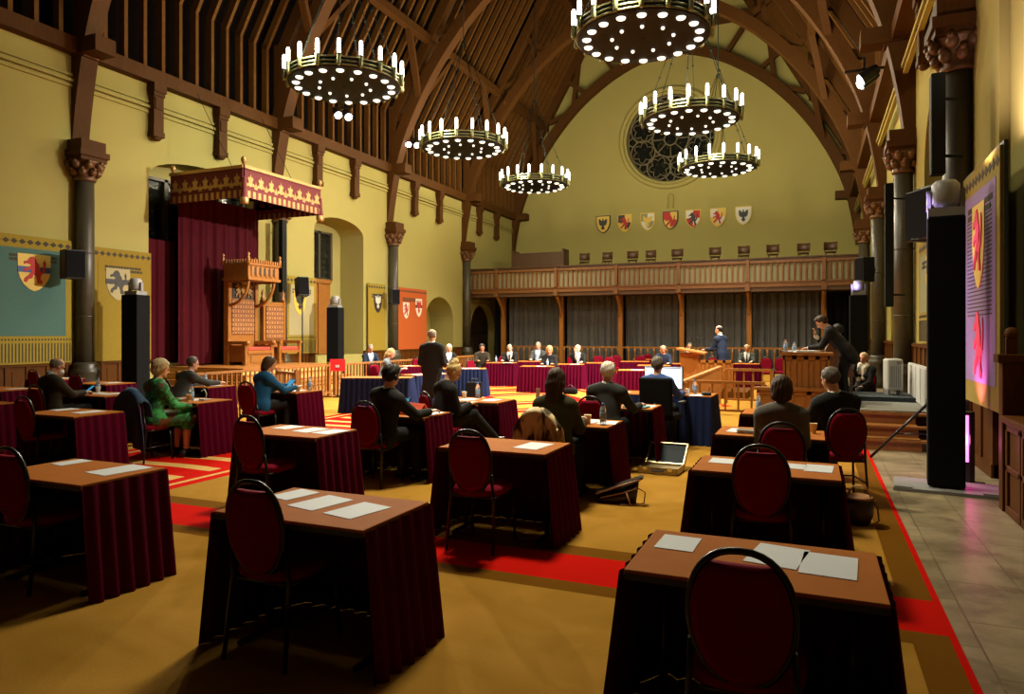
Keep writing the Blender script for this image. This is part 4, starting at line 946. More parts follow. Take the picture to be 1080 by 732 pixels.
t = thing('wall_washer', (1.60, 9.30, 0), -40, 'lamp bar standing in for pink wall glow between the tall tower and the purple tapestry', 'lamp')
mb = MB(); mb.lohi((-0.05, -0.04, 0.0), (0.05, 0.05, 0.82)); mb.lohi((-0.12, -0.10, 0), (0.12, 0.12, 0.03)); mb.build('housing', 'black_metal', t)
mb = MB(); mb.lohi((-0.035, -0.052, 0.26), (0.035, -0.04, 0.78)); mb.build('wall_glow_strip', 'pink_wall_glow', t)  # glowing strip put in place of the pink light falling on the panelling
light('pink_glow', 'SPOT', (1.53, 9.20, 0.85), 60.0, (1.0, 0.14, 0.5), 0.05, (1.74, 9.3, 2.2), 110, 0.8)
light('pink_glow', 'POINT', (1.52, 9.2, 0.5), 9.0, (1.0, 0.15, 0.5), 0.05)
light('rose_glow', 'SPOT', (1.36, 8.85, 3.42), 330.0, (1.0, 0.74, 0.72), 0.08, (2.08, 8.6, 6.0), 125, 0.9)
light('violet_glow', 'SPOT', (1.0, 8.9, 3.3), 120.0, (0.62, 0.42, 1.0), 0.05, (1.72, 9.4, 2.0), 70, 0.8)
light('violet_glow', 'SPOT', (1.0, 21.3, 3.0), 20.0, (0.45, 0.35, 1.0), 0.05, (1.3, 22.3, 3.0), 80, 0.8)

# ------------------------------------------------------------------ raised dais with steps, president's desk, rails, lectern
t = thing('side_dais', (1.05, 16.0, 0), 0, 'raised grey dais with oak steps against the right hand wall', 'dais')
for i in range(3):
    mb = MB().use('oak_light'); y0 = -4.45 + 0.34 * i; mb.lohi((-0.74, y0, 0.16 * i), (0.38, -2.8, 0.16 * (i + 1))); mb.use('oak_light').lohi((-0.76, y0 - 0.03, 0.16 * (i + 1) - 0.035), (0.70, y0 + 0.1, 0.16 * (i + 1)))
    mb.build('step', None, t)
mb = MB(); mb.lohi((-1.9, -2.9, 0), (0.70, -0.7, 0.47)); mb.build('platform', 'oak_panel', t)
mb = MB(); mb.lohi((-0.72, -3.6, 0.482), (0.70, -2.0, 0.495)); mb.lohi((-1.88, -2.88, 0.47), (0.70, -0.72, 0.485)); mb.build('top_carpet', 'dais_carpet', t)
mb = MB(); mb.lohi((-0.55, -1.95, 0.49), (0.62, -0.8, 0.57)); mb.build('black_riser', 'dark_carpet', t)
def panelled(name, parent, x0, x1, y, z0, z1, n, m='oak_light', depth=0.05):
    mb = MB(); mb.lohi((x0, y, z0), (x1, y + depth, z1)); w = (x1 - x0) / n
    mb.lohi((x0, y - 0.02, z0), (x1, y, z0 + 0.07)); mb.lohi((x0, y - 0.02, z1 - 0.07), (x1, y, z1))
    for i in range(n + 1): xx = x0 + w * i; mb.lohi((max(x0, xx - 0.035), y - 0.02, z0), (min(x1, xx + 0.035), y, z1))
    for i in range(n): mb.lohi((x0 + w * i + 0.07, y - 0.012, z0 + 0.12), (x0 + w * (i + 1) - 0.07, y, z1 - 0.12))
    return mb.build(name, m, parent)
pd = thing('high_desk', (-0.11, 13.35, 0.0), 0, 'high panelled oak desk on the side dais with papers and bottles on it', 'desk')
panelled('front_panel', pd, -0.37, 0.37, -0.28, 0.50, 1.32, 4)
for s_ in (-1, 1): mb = MB(); mb.lohi((s_ * 0.37, -0.28, 0.495), (s_ * 0.32, 0.35, 1.32)); mb.build('side_panel', 'oak_light', pd)
mb = MB(); mb.lohi((-0.43, -0.34, 1.32), (0.43, 0.40, 1.37)); mb.lohi((-0.43, -0.34, 1.37), (-0.40, 0.40, 1.43)); mb.build('top', 'oak_light', pd, bevel=0.008)
bar = thing('panelled_barrier', (-0.2, 12.95, 0), 0, 'low panelled oak barrier below the high desk', 'barrier')
panelled('panel', bar, -0.70, 0.42, 0.0, 0.0, 0.72, 4); mb = MB(); mb.lohi((-0.74, -0.05, 0.72), (0.45, 0.09, 0.77)); mb.build('rail', 'oak_light', bar)
def rail_fence(p0, p1, h0, h1, lb, n):
    p0, p1 = Vector((*p0, 0)), Vector((*p1, 0)); L = (p1 - p0).length; ang = math.degrees(math.atan2(p1.y - p0.y, p1.x - p0.x))
    t = thing('stair_railing', (p0.x, p0.y, 0), ang, lb, 'railing', 'oak railings around the lectern'); 
    mb = MB(); mb.bar((0, 0, h0), (L, 0, h1), 0.09, 0.06); mb.build('handrail', 'oak_light', t); mb = MB(); mb.bar((0, 0, 0.1), (L, 0, 0.1), 0.05, 0.05); mb.build('lower_rail', 'oak_light', t)
    for i in range(n + 1):
        x = L * i / n; hh = h0 + (h1 - h0) * i / n; end = i in (0, n); r = 0.04 if end else 0.02
        mb = MB(); mb.lohi((x - r, -r, 0.0 if end else 0.1), (x + r, r, hh - 0.02)); mb.build('post' if end else 'baluster', 'oak_light', t)
rail_fence((-2.45, 15.2), (-0.9, 15.2), 0.68, 0.68, 'oak railing with slim balusters between the lectern and the high desk', 6)
rail_fence((-1.95, 17.8), (-0.9, 17.8), 0.82, 0.82, 'oak railing behind the nearer one, beyond the lectern steps', 5)
mb = MB(); mb.add([(-2.6, 15.45, 0.013), (-2.05, 17.7, 0.013), (-2.05, 17.7, 0.85), (-2.6, 15.45, 0.62)] + [(-2.66, 15.45, 0.013), (-2.11, 17.7, 0.013), (-2.11, 17.7, 0.85), (-2.66, 15.45, 0.62)],
       [(0, 1, 2, 3), (7, 6, 5, 4), (0, 3, 7, 4), (1, 5, 6, 2), (3, 2, 6, 7), (0, 4, 5, 1)], False)
mb.bar((-2.63, 15.4, 0.64), (-2.08, 17.75, 0.88), 0.10, 0.05)
tag(mb.build('ramp_wall', 'oak_light'), 'solid oak panel sloping up from the railing to the lectern steps', 'panel')
lp = thing('lectern_platform', (-2.55, 19.6, 0), 0, 'low oak platform under the lectern and the bald speaker', 'platform')
mb = MB(); mb.lohi((-0.85, -0.8, 0), (1.0, 0.9, 0.2)); mb.build('deck', 'oak_panel', lp)
lc = thing('lectern', (-2.62, 19.3, 0.2), 0, 'oak lectern with slanted top and microphones where the bald man speaks', 'lectern')
mb = MB(); mb.lohi((-0.62, -0.34, 0), (-0.14, 0.40, 0.98)); mb.lohi((-0.66, -0.38, 0), (-0.10, 0.44, 0.08)); mb.build('body', 'oak_light', lc)
mb = MB(); mb.lohi((-0.50, -0.36, 0.15), (-0.26, -0.33, 0.85)); mb.build('body_panel', 'oak_gold', lc)
mb = MB(); mb.box((-0.36, 0.02, 1.03), (0.72, 0.95, 0.045), (0, R(10), 0)); mb.build('slanted_top', 'oak_light', lc)
panelled('side_screen', lc, -0.14, 0.72, -0.34, 0.0, 0.80, 4, 'oak_gold')
for dx, dy in ((-0.55, -0.15), (-0.42, 0.05), (-0.30, 0.22)):
    mb = MB(); mb.tube([(dx, dy, 1.04), (dx + 0.02, dy, 1.12), (dx + 0.14, dy - 0.02, 1.32), (dx + 0.20, dy - 0.02, 1.38)], 0.011, 6); mb.ball((dx + 0.21, dy - 0.02, 1.39), 0.02, 8, 6); mb.build('microphone', 'black_metal', lc)
t = thing('brown_chair', (0.40, 14.95, 0.49), 12, 'high-backed brown leather chair on the side dais behind the standing man', 'chair')
mb = MB(); mb.lohi((-0.27, -0.25, 0.38), (0.27, 0.27, 0.48)); mb.build('seat', 'chair_brown', t, bevel=0.02)
mb = MB(); mb.poly([(-0.23, 0.45), (0.23, 0.45), (0.24, 0.9), (0.17, 1.04), (0, 1.08), (-0.17, 1.04), (-0.24, 0.9)], 0.08, Matrix.Translation((0, -0.18, 0))); mb.build('backrest', 'chair_brown', t)
for sx in (-1, 1):
    for sy in (-1, 1): mb = MB(); mb.lohi((sx * 0.25, sy * 0.23, 0), (sx * 0.21, sy * 0.19, 0.38)); mb.build('leg', 'dark_wood_chair', t)
t = thing('oil_radiator', (1.35, 15.1, 0.57), 8, 'pale grey portable radiator standing on the black riser of the dais', 'radiator')
t.location = (1.36, 14.75, 0.57)
mb = MB(); mb.lohi((-0.13, -0.18, 0.08), (0.13, 0.18, 0.66)); mb.build('body', 'light_grey', t, bevel=0.03)
mb = MB()
for i in range(6): mb.lohi((-0.09 + i * 0.034 - 0.007, -0.19, 0.14), (-0.09 + i * 0.034 + 0.007, -0.175, 0.54))
mb.lohi((0.02, -0.19, 0.56), (0.10, -0.175, 0.63)); mb.build('grille', 'mid_grey', t)
for sx in (-1, 1): mb = MB(); mb.box((sx * 0.10, 0, 0.04), (0.05, 0.34, 0.08)); mb.build('caster', 'mid_grey', t)
# grey screen panels leaning on the wall of the dais
mb = MB(); mb.lohi((1.66, 12.9, 0.5), (1.72, 15.2, 1.15))
for i in range(4): mb.lohi((1.645, 12.95 + i * 0.56, 0.52), (1.66, 13.45 + i * 0.56, 1.12))
tag(mb.build('screen_panel', 'light_grey'), 'low pale grey screen panels along the wall of the side dais', 'screen')
# ------------------------------------------------------------------ tables
CH_ = 0.012   # carpet top
def skirt_mesh(L, D, m, name, parent, four=False, seed=1):
    rnd = random.Random(seed); path = [(-L / 2, -D / 2), (-L / 2, D / 2), (L / 2, D / 2), (L / 2, -D / 2)]
    if four: path.append((-L / 2, -D / 2))
    pts = []
    for a, b in zip(path[:-1], path[1:]):
        a, b = Vector(a), Vector(b); n = max(4, int((b - a).length / 0.018)); d = (b - a).normalized(); nr = Vector((-d.y, d.x))
        for i in range(n): pts.append((a.lerp(b, i / n), nr))
    pts.append((Vector(path[-1]), pts[-1][1]))
    rows = []; s = 0.0; ph = rnd.uniform(0, 6); prev = pts[0][0]
    for p, nr in pts:
        s += (p - prev).length; prev = p
        w = s * 2 * PI / 0.105 + 0.9 * math.sin(s * 5 + ph); fold = (0.5 + 0.5 * math.sin(w)) ** 0.6
        big = 0.5 + 0.5 * math.sin(s * 7.3 + ph)
        row = []
        for t in (0, 0.08, 0.3, 0.6, 1.0):
            off = 0.004 + fold * (0.018 + 0.034 * t) + 0.045 * t + 0.02 * t * big
            q = p + nr * off; row.append((q.x, q.y, 0.728 - 0.7275 * t))
        rows.append(row)
    mb = MB().grid(rows); return mb.build(name, m, parent)
def table_proto(L, D, m, lb, grp, four=False):
    t = thing('skirted_table', (0, 0, 0), 0, lb, 'table', grp)
    mb = MB(); mb.lohi((-L / 2, -D / 2, 0.705), (L / 2, D / 2, 0.74)); mb.build('tabletop', 'table_veneer', t, bevel=0.004)
    mb = MB(); mb.lohi((-L / 2 + 0.001, -D / 2 - 0.003, 0.70), (L / 2 - 0.001, -D / 2 + 0.004, 0.725)); mb.build('edge_band', 'black_plastic', t)
    skirt_mesh(L, D, m, 'skirt', t, four)
    for sx in (-1, 1):
        mb = MB(); x = sx * (L / 2 - 0.10); mb.tube([(x, -D / 2 + 0.08, 0.02), (x, D / 2 - 0.08, 0.02)], 0.018, 6); mb.tube([(x, 0, 0.02), (x, 0, 0.70)], 0.02, 6); mb.build('leg_frame', 'black_metal', t)
    return t
TB = [(.25, 2.78, 0, 'nearest table in the right column, three sheets on it'), (-1.99, 2.83, 0, 'nearest table in the middle column, three sheets on it'), (-4.2, 2.98, 0, 'nearest table on the throne side, two sheets on it'),
      (.17, 5.0, 0, 'second table in the right column with an empty chair'), (-1.93, 5.17, 0, 'table right behind the fur coat chair, one sheet on it'), (-4.15, 5.17, 0, 'table with three sheets in front of the headset man'),
      (-7.72, 5.4, 0, 'empty table in front of the mask-wearing man'), (-10.05, 5.6, 0, 'table mostly cut by the picture edge, beside the mask-wearing man'), (.1, 6.85, 0, 'table of the woman in the grey sweater'),
      (-1.9, 6.88, 0, 'table with cup and bottle before the long-haired woman'), (-4.02, 6.88, 0, 'table with red folders before the headset man'), (-7.68, 7.1, 0, 'table before the woman in the green dress'),
      (-9.75, 7.3, 0, 'table before the mask-wearing man'), (-12.3, 7.35, 0, 'empty table at the picture edge behind the mask-wearing man'), (.17, 8.75, 0, 'table with a water bottle before the grey-haired man by the steps'),
      (-1.85, 8.75, 0, 'table with a blue folder before the white-haired man'), (-3.95, 8.73, 0, 'table with a white cup before the woman in black crossing her legs'), (-7.56, 8.95, 0, 'table before the woman in the blue jacket'),
      (-9.72, 9.22, 0, 'table before the man leaning forward in dark grey'), (-12.0, 9.0, 0, 'empty table at the foot of the black tower by the yellow tapestry'), (-14.2, 9.55, 0, 'empty table by the wall under the teal tapestry')]
proto = table_proto(0.95, 0.63, 'skirt_burgundy', 'x', 'burgundy skirted tables'); used = []
for xr, y0, rz, w in TB: place(proto, used, (xr - 0.475, y0 + 0.315, CH_), rz, 'burgundy-skirted ' + w)
FT = [(-9.3, 20.9, 195, 'before the man at far left of the four in a row'), (-8.85, 22.3, 195, 'before the man in the open-collar shirt'), (-7.35, 19.1, 192, 'before the lady in black, nearest of the far row'), (-6.95, 20.7, 192, 'before the white-haired man with hand at mouth'),
      (-6.35, 22.0, 190, 'in front of three red chairs beneath the third curtain'), (-5.55, 23.6, 190, 'second of the empty ones right of the white-haired man'), (-5.6, 25.6, 188, 'farthest, with two red chairs next to the golden post'), (-4.2, 18.1, 192, 'small, standing alone left of the monitor'),
      (-4.35, 20.95, 190, 'before the bald man behind the monitor'), (-3.75, 22.5, 190, 'before the man in white shirt behind the monitor'), (-2.0, 23.2, 185, 'before the man seated behind the speaker'),      (-10.5, 19.3, 215, 'before the white-haired lady'), (-10.9, 17.7, 225, 'behind the standing man in tailcoat, one red chair')]
for x, y, rz, w in FT: dup(proto, (x, y, CH_), rz, 'far burgundy-skirted table ' + w)
NAVY = [(1.45, 0.62, -8.66, 12.9, 203, 'first on the left behind the headset man'), (1.1, 0.6, -8.3, 14.35, 250, 'with white papers before the blond lady'), (1.5, 0.6, -8.85, 17.0, 203, 'farthest, with a black bag beside it'), (1.65, 0.64, -2.22, 11.2, 0, 'with the glowing monitor on it')]
for L, D, x, y, rz, w in NAVY:
    t = table_proto(L, D, 'skirt_navy', 'wood-topped desk with navy blue pleated skirt ' + w, 'navy skirted desks', four=(rz == 0)); t.location = (x, y, CH_); t.rotation_euler = (0, 0, R(rz))

# ------------------------------------------------------------------ banquet chairs
def chair_proto():
    t = thing('banquet_chair', (0, 0, 0), 0, 'x', 'chair', 'red banquet chairs')
    mb = MB(); pts = [(0.205 * math.copysign(abs(math.cos(a)) ** 0.6, math.cos(a)), 0.215 * math.copysign(abs(math.sin(a)) ** 0.6, math.sin(a))) for a in [2 * PI * i / 28 for i in range(28)]]
    rings = [(0.93, 0.415), (1.0, 0.43), (1.03, 0.455), (0.98, 0.478), (0.8, 0.49), (0.0, 0.492)]
    rows = [[(x * k, y * k, z) for x, y in pts + pts[:1]] for k, z in rings]; mb.grid(rows); mb.add([(x * .93, y * .93, .415) for x, y in pts], [tuple(range(28))]); mb.build('seat', 'chair_red', t)
    # oval back: outline in x,z then tilted
    def outline(n=36, k=1.0):
        o = []
        for i in range(n):
            a = 2 * PI * i / n; z = math.sin(a); w = 0.178 + 0.010 * z
            o.append((w * k * math.copysign(abs(math.cos(a)) ** 0.85, math.cos(a)), 0.695 + 0.245 * k * z))
        return o
    def tilt(x, z, y=0.0): return (x, -0.205 - (z - 0.45) * 0.13 + y, z)
    mb = MB(); o = outline(36, 0.95)
    # cut a hand slot under the top: panel outline dips
    o2 = []
    for x, z in o:
        if z > 0.885: z = min(z, 0.889 + 0.3 * x * x)
        o2.append((x, z))
    n = len(o2); fr = [tilt(x, z, 0.022) for x, z in o2]; bk = [tilt(x, z, -0.022) for x, z in o2]; fi = [tilt(x * .85, .695 + (z - .695) * .85, 0.034) for x, z in o2]; bi = [tilt(x * .85, .695 + (z - .695) * .85, -0.034) for x, z in o2]
    mb.add(fr + bk + fi + bi, [(i, (i + 1) % n, n + (i + 1) % n, n + i) for i in range(n)] + [(i, 2 * n + i, 2 * n + (i + 1) % n, (i + 1) % n) for i in range(n)] + [(n + i, n + (i + 1) % n, 3 * n + (i + 1) % n, 3 * n + i) for i in range(n)], True)
    mb.add(fi, [tuple(range(n))]); mb.add(bi, [tuple(range(n))[::-1]]); mb.build('backrest', 'chair_red', t)
    mb = MB(); mb.tube([tilt(x, z) for x, z in outline(40, 1.0)], 0.0135, 8, True); mb.build('back_frame', 'black_metal', t)
    for s_ in (-1, 1):
        mb = MB(); mb.tube([(s_ * 0.172, -0.222, 0.60), (s_ * 0.185, -0.20, 0.42), (s_ * 0.20, -0.25, 0.0)], 0.0125, 8); mb.build('leg', 'black_metal', t)
        mb = MB(); mb.tube([(s_ * 0.18, 0.17, 0.43), (s_ * 0.195, 0.20, 0.0)], 0.0125, 8); mb.build('leg', 'black_metal', t)
        mb = MB(); mb.tube([(s_ * 0.198, -0.225, 0.2), (s_ * 0.188, 0.185, 0.2)], 0.009, 6); mb.build('stretcher', 'black_metal', t)
    mb = MB(); mb.tube([(-0.19, 0.17, 0.415), (0.19, 0.17, 0.415), (0.19, -0.2, 0.415), (-0.19, -0.2, 0.415)], 0.011, 6, True); mb.tube([(-0.19, 0.185, 0.2), (0.19, 0.185, 0.2)], 0.009, 6); mb.build('seat_frame', 'black_metal', t)
    return t
chair = chair_proto(); used = []
CHL = [(-.23, 2.80, 0, 'pushed into the nearest table of the right column'), (-2.61, 3.02, 0, 'pushed into the nearest table of the middle column'), (-4.83, 3.19, 0, 'pushed into the nearest table on the throne side'),
       (-4.68, 5.17, -4, 'empty at the table in front of the headset man'), (-2.44, 5.12, 0, 'empty at the table right behind the fur coat chair'), (-.32, 5.23, 0, 'empty, directly behind the woman in the grey sweater'),
       (-.24, 6.55, 0, 'under the woman in the grey sweater'), (.25, 7.95, 14, 'under the grey-haired man near the oak steps'), (-8.55, 5.62, 0, 'empty at the table before the mask-wearing man'), (-8.12, 6.72, 0, 'with a blue coat hung over it, under the woman in green'),
       (-8.02, 8.62, 0, 'under the woman in the blue jacket'), (-4.50, 6.70, 0, 'under the headset man'), (-2.42, 8.27, 0, 'under the white-haired man at the blue folder table'), (-2.40, 6.50, 0, 'with the fur coat over its back'),
       (-10.25, 6.85, 0, 'under the man wearing a face mask'), (-12.85, 7.35, 0, 'empty at the picture edge behind the mask-wearing man'), (-12.75, 9.2, 0, 'empty in front of the dark column base'), (-14.9, 9.8, 0, 'empty below the teal tapestry fringe'),
       (-4.40, 8.03, -34, 'under the woman in black crossing her legs'), (-10.15, 8.92, 0, 'under the man leaning forward in dark grey'),
       (-9.26, 21.6, 190, 'under the man at far left of the four in a row'), (-8.78, 22.9, 190, 'under the man in the open-collar shirt'), (-7.2, 19.75, 190, 'under the lady in black at the far table'), (-6.85, 21.4, 190, 'under the white-haired man with hand at mouth'),
       (-7.85, 23.6, 185, 'empty, right of the man in the open-collar shirt'), (-6.95, 23.8, 185, 'empty, left one of the three between the golden posts'), (-6.25, 22.75, 190, 'empty, lowest of the three between the golden posts'), (-6.45, 24.4, 185, 'empty, right one of the three between the golden posts'),
       (-5.55, 24.3, 188, 'empty behind the second empty far table'), (-4.95, 24.6, 188, 'empty next to it before the golden post'), (-5.75, 26.3, 188, 'farthest left of two beside the golden post'), (-5.15, 26.5, 188, 'farthest right of two beside the golden post'),
       (-4.2, 21.6, 190, 'under the bald man behind the monitor'), (-3.65, 23.15, 190, 'under the man in white shirt behind the monitor'), (-1.95, 23.85, 180, 'under the man seated behind the speaker'), (-1.35, 23.4, 180, 'empty, left of two right of the speaker'), (-.95, 23.9, 180, 'empty, right of two right of the speaker'),
       (-2.95, 23.2, 185, 'empty just left of the lectern'), (-11.2, 18.9, 225, 'empty behind the standing man in tailcoat'), (-8.95, 18.35, 255, 'tall in view at the end of the far blue desk'), (-10.75, 20.0, 210, 'under the white-haired lady'), (-9.9, 23.0, 190, 'empty, upper of two left of the seated row'), (-9.75, 21.9, 190, 'empty, lower of two left of the seated row'),
       (-10.0, 14.95, 250, 'under the blond lady at the blue desk'), (-12.75, 18.55, 235, 'under the man in blue below the yellow tapestry'), (-10.1, 21.2, 205, 'under the dark-haired person by the standing man'), (0.96, 16.25, 160, 'under the woman with white scarf behind the dais')]
for x, y, rz, w in CHL: place(chair, used, (x, y, 0.0 if x == 0.96 else CH_), rz, 'red banquet chair ' + w)

# black office chair at the monitor desk
t = thing('office_chair', (-2.02, 10.25, CH_), -6, 'black office chair with straight back at the monitor desk', 'office chair')
mb = MB(); mb.lohi((-0.25, -0.24, 0.44), (0.25, 0.24, 0.53)); mb.build('seat', 'black_velvet', t, bevel=0.03)
mb = MB(); mb.box((0, -0.27, 0.79), (0.48, 0.07, 0.54), (R(6), 0, 0)); mb.build('backrest', 'black_velvet', t, bevel=0.025)
mb = MB(); mb.tube([(0, 0, 0.08), (0, 0, 0.44)], 0.028, 8); mb.tube([(0, -0.2, 0.44), (0, -0.30, 0.5), (0, -0.31, 0.7)], 0.02, 6); mb.build('gas_column', 'chrome', t)
for s_ in (-1, 1): mb = MB(); mb.tube([(s_ * 0.25, 0.05, 0.48), (s_ * 0.29, 0.05, 0.68)], 0.014, 6); mb.box((s_ * 0.29, 0.03, 0.70), (0.06, 0.24, 0.03)); mb.build('armrest', 'black_plastic', t)
for i in range(5):
    a = 2 * PI * i / 5 + 0.3; mb = MB(); mb.tube([(0, 0, 0.11), (0.3 * math.cos(a), 0.3 * math.sin(a), 0.075)], [0.025, 0.016], 6); mb.build('base_spoke', 'chrome', t)
    mb = MB(); mb.lathe([(0.0, -0.025), (0.03, -0.02), (0.03, 0.02), (0, 0.025)], (0, 0, 0), 10); M = Matrix.Translation((0.3 * math.cos(a), 0.3 * math.sin(a), 0.032)) @ Matrix.Rotation(a, 4, 'Z') @ Matrix.Rotation(R(90), 4, 'X'); mb.v = [tuple(M @ Vector(v)) for v in mb.v]; mb.build('caster', 'black_plastic', t)

# ------------------------------------------------------------------ things on the tables
TT = 0.74 + CH_
def sheet(x, y, rz, lb, w=0.21, h=0.297, m='paper', n='paper_sheet', th=0.003, z=TT, grp='papers on the tables'):
    o = MB().lohi((-w / 2, -h / 2, 0), (w / 2, h / 2, th)).build(n, m); o.location = (x, y, z); o.rotation_euler = (0, 0, R(rz - 90)); return tag(o, lb, 'paper', grp)
SH = [(-.56, 3.22, 88, 'white sheet on the pale left end of the nearest right table', .17, .22), (-.14, 3.20, 80, 'white sheet half hidden behind the chair on the nearest right table'), (.06, 3.15, 86, 'rightmost white sheet on the nearest right table'),
      (-2.80, 3.30, 78, 'smallest leftmost white sheet on the nearest middle table', .17, .24), (-2.53, 3.20, 78, 'middle of three white sheets on the nearest middle table'), (-2.24, 3.14, 78, 'rightmost white sheet on the nearest middle table'),
      (-5.0, 3.48, 82, 'smaller white sheet on the nearest throne-side table', .15, .22), (-4.42, 3.42, 82, 'bigger white sheet on the nearest throne-side table', .24, .34),
      (-4.86, 5.64, 82, 'leftmost of three sheets before the headset man', .2, .25), (-4.52, 5.56, 82, 'middle of three sheets before the headset man'), (-4.26, 5.54, 82, 'rightmost of three sheets before the headset man'),
      (-2.16, 5.52, 84, 'white sheet on the table behind the fur coat', .22, .34), (-.62, 5.42, 88, 'white sheet left of the empty chair on the second right table', .17, .21), (-.12, 5.40, 84, 'white sheet beside the chair top on the second right table', .15, .2), (.04, 5.38, 86, 'white sheet on the right end of the second right table', .18, .28),
      (-.66, 7.18, 84, 'white sheet left of the woman in the grey sweater', .2, .28), (-2.62, 7.25, 80, 'white papers left of the paper cup'), (-2.22, 7.32, 86, 'white sheet behind the paper cup'), (-2.00, 7.26, 96, 'white sheet beneath the clear bottle', .2, .26),
      (-1.99, 9.1, 88, 'white sheet on the white-haired man’s table'), (-4.20, 9.08, 84, 'white sheet at the end of the table of the woman in black'), (-4.55, 9.04, 80, 'white papers in front of the woman in black', .22, .32),
      (-7.86, 9.3, 84, 'white sheet on the table of the woman in the blue jacket', .22, .3), (-8.1, 7.50, 84, 'white papers on the green dress woman’s table', .22, .3), (-10.0, 9.6, 80, 'white papers before the man leaning forward', .24, .32),
      (-10.1, 7.68, 84, 'white sheet on the table of the mask-wearing man', .24, .34), (-10.4, 7.62, 78, 'white papers nearest the mask-wearing man', .22, .3), (-8.55, 5.86, 82, 'left white sheet on the empty table before the mask man', .2, .27), (-8.02, 5.80, 84, 'right white sheet on the empty table before the mask man', .22, .32),
      (-10.3, 5.95, 84, 'white sheet on the table cut by the picture edge'), (-12.55, 7.75, 84, 'white sheet on the empty table at the picture edge'), (-14.6, 9.95, 84, 'white sheet on the table by the wall', .26, .36), (-12.35, 9.4, 84, 'white sheet on the table beside the black tower', .22, .3),
      (-4.16, 7.32, 84, 'white sheet beside the red folders', .2, .27)]
for a in SH: sheet(a[0], a[1], a[2], a[3], *(a[4:] if len(a) > 4 else ()))
def cup(x, y, lb, m='cup_cream', z=TT):
    t = thing('paper_cup', (x, y, z), 0, lb, 'cup', 'paper cups')
    MB().lathe([(0.026, 0.0), (0.038, 0.092), (0.040, 0.095), (0.035, 0.094), (0.024, 0.006), (0.0, 0.006)], n=16).build('cup_wall', m, t)
    MB().lathe([(0.0265, 0.0), (0.028, 0.012), (0.0, 0.013)], n=16).build('base', m, t)
def bottle(x, y, lb, cap='cap_blue', z=TT, h=1.0):
    t = thing('water_bottle', (x, y, z), 0, lb, 'bottle', 'water bottles'); t.scale = (1, 1, h)
    MB().lathe([(0.0, 0.0), (0.03, 0.0), (0.033, 0.01), (0.033, 0.14), (0.030, 0.165), (0.016, 0.195), (0.0135, 0.205), (0.0135, 0.215), (0, 0.215)], n=16).build('body', 'bottle_plastic', t)
    MB().lathe([(0.0335, 0.06), (0.0342, 0.062), (0.0342, 0.125), (0.0335, 0.127)], n=16).build('label', 'label_blue', t)
    MB().lathe([(0.0145, 0.205), (0.015, 0.208), (0.015, 0.226), (0, 0.227)], n=12).build('cap', cap, t)
for x, y, lb, m in [(.0, 7.26, 'cream paper cup right of the woman in the grey sweater', 'cup_cream'), (-2.17, 7.10, 'cream paper cup beside the clear bottle of the long-haired woman', 'cup_cream'), (-4.70, 9.22, 'white paper cup before the woman in black', 'cup_white'),
                    (-7.68, 9.14, 'white paper cup before the woman in the blue jacket', 'cup_white'), (-8.02, 7.28, 'cream paper cup before the woman in green', 'cup_cream'), (-10.02, 9.42, 'white paper cup before the man leaning forward', 'cup_white'), (-10.52, 7.76, 'white paper cup before the mask-wearing man', 'cup_white'),
                    (-1.78, 11.05, 'white paper cup on the monitor desk', 'cup_white')]: cup(x, y, lb, m)
for x, y, lb, c in [(-.60, 8.98, 'clear water bottle left of the woman in the grey sweater', 'cap_red'), (-2.0, 7.08, 'clear water bottle beside the cream cup of the long-haired woman', 'cap_blue'), (-4.52, 9.30, 'clear water bottle before the woman in black', 'cap_blue'), (-4.86, 7.42, 'water bottle behind the headset man’s tablet', 'cap_red'),
                    (-7.70, 9.46, 'clear water bottle before the woman in the blue jacket', 'cap_blue'), (-8.06, 7.36, 'clear water bottle before the woman in green', 'cap_blue'), (-10.35, 9.76, 'clear water bottle before the man leaning forward', 'cap_red'), (-10.66, 7.86, 'clear water bottle before the mask-wearing man', 'cap_blue'),
                    (-1.70, 11.25, 'clear water bottle on the monitor desk', 'cap_blue')]: bottle(x, y, lb, c)
# folders, tablets, phones, screens
def stackbox(name, x, y, rz, w, d, h, m, lb, cat, z=TT, m2='paper'):
    t = thing(name, (x, y, z), rz, lb, cat); MB().lohi((-w / 2, -d / 2, 0), (w / 2, d / 2, h * 0.12)).build('cover', m, t); MB().lohi((-w / 2 + 0.008, -d / 2 + 0.008, h * 0.12), (w / 2 - 0.004, d / 2 - 0.008, h * 0.85)).build('pages', m2, t); MB().lohi((-w / 2, -d / 2, h * 0.85), (w / 2, d / 2, h)).build('cover', m, t); return t
stackbox('folder', -4.34, 7.14, 76, 0.24, 0.32, 0.03, 'paper_red', 'red folder lying on the headset man’s table', 'folder', m2='paper_red')
t = thing('folder', (-4.42, 7.40, TT), 70, 'red card folder standing tented on the headset man’s table', 'folder')
MB().box((-0.04, 0, 0.05), (0.006, 0.30, 0.12), (0, R(35), 0)).build('cover', 'paper_red', t); MB().box((0.04, 0, 0.05), (0.006, 0.30, 0.12), (0, R(-35), 0)).build('cover', 'paper_red', t)
stackbox('folder', -2.08, 8.92, 84, 0.24, 0.30, 0.022, 'folder_blue', 'light blue folder on the white-haired man’s table', 'folder')
stackbox('folder', -8.35, 7.36, 80, 0.22, 0.3, 0.02, 'shirt_blue', 'blue folder under the papers of the woman in green', 'folder')
stackbox('book', -.56, 7.05, 84, 0.15, 0.21, 0.03, 'dais_carpet', 'small grey notebook left of the woman in the grey sweater', 'book')
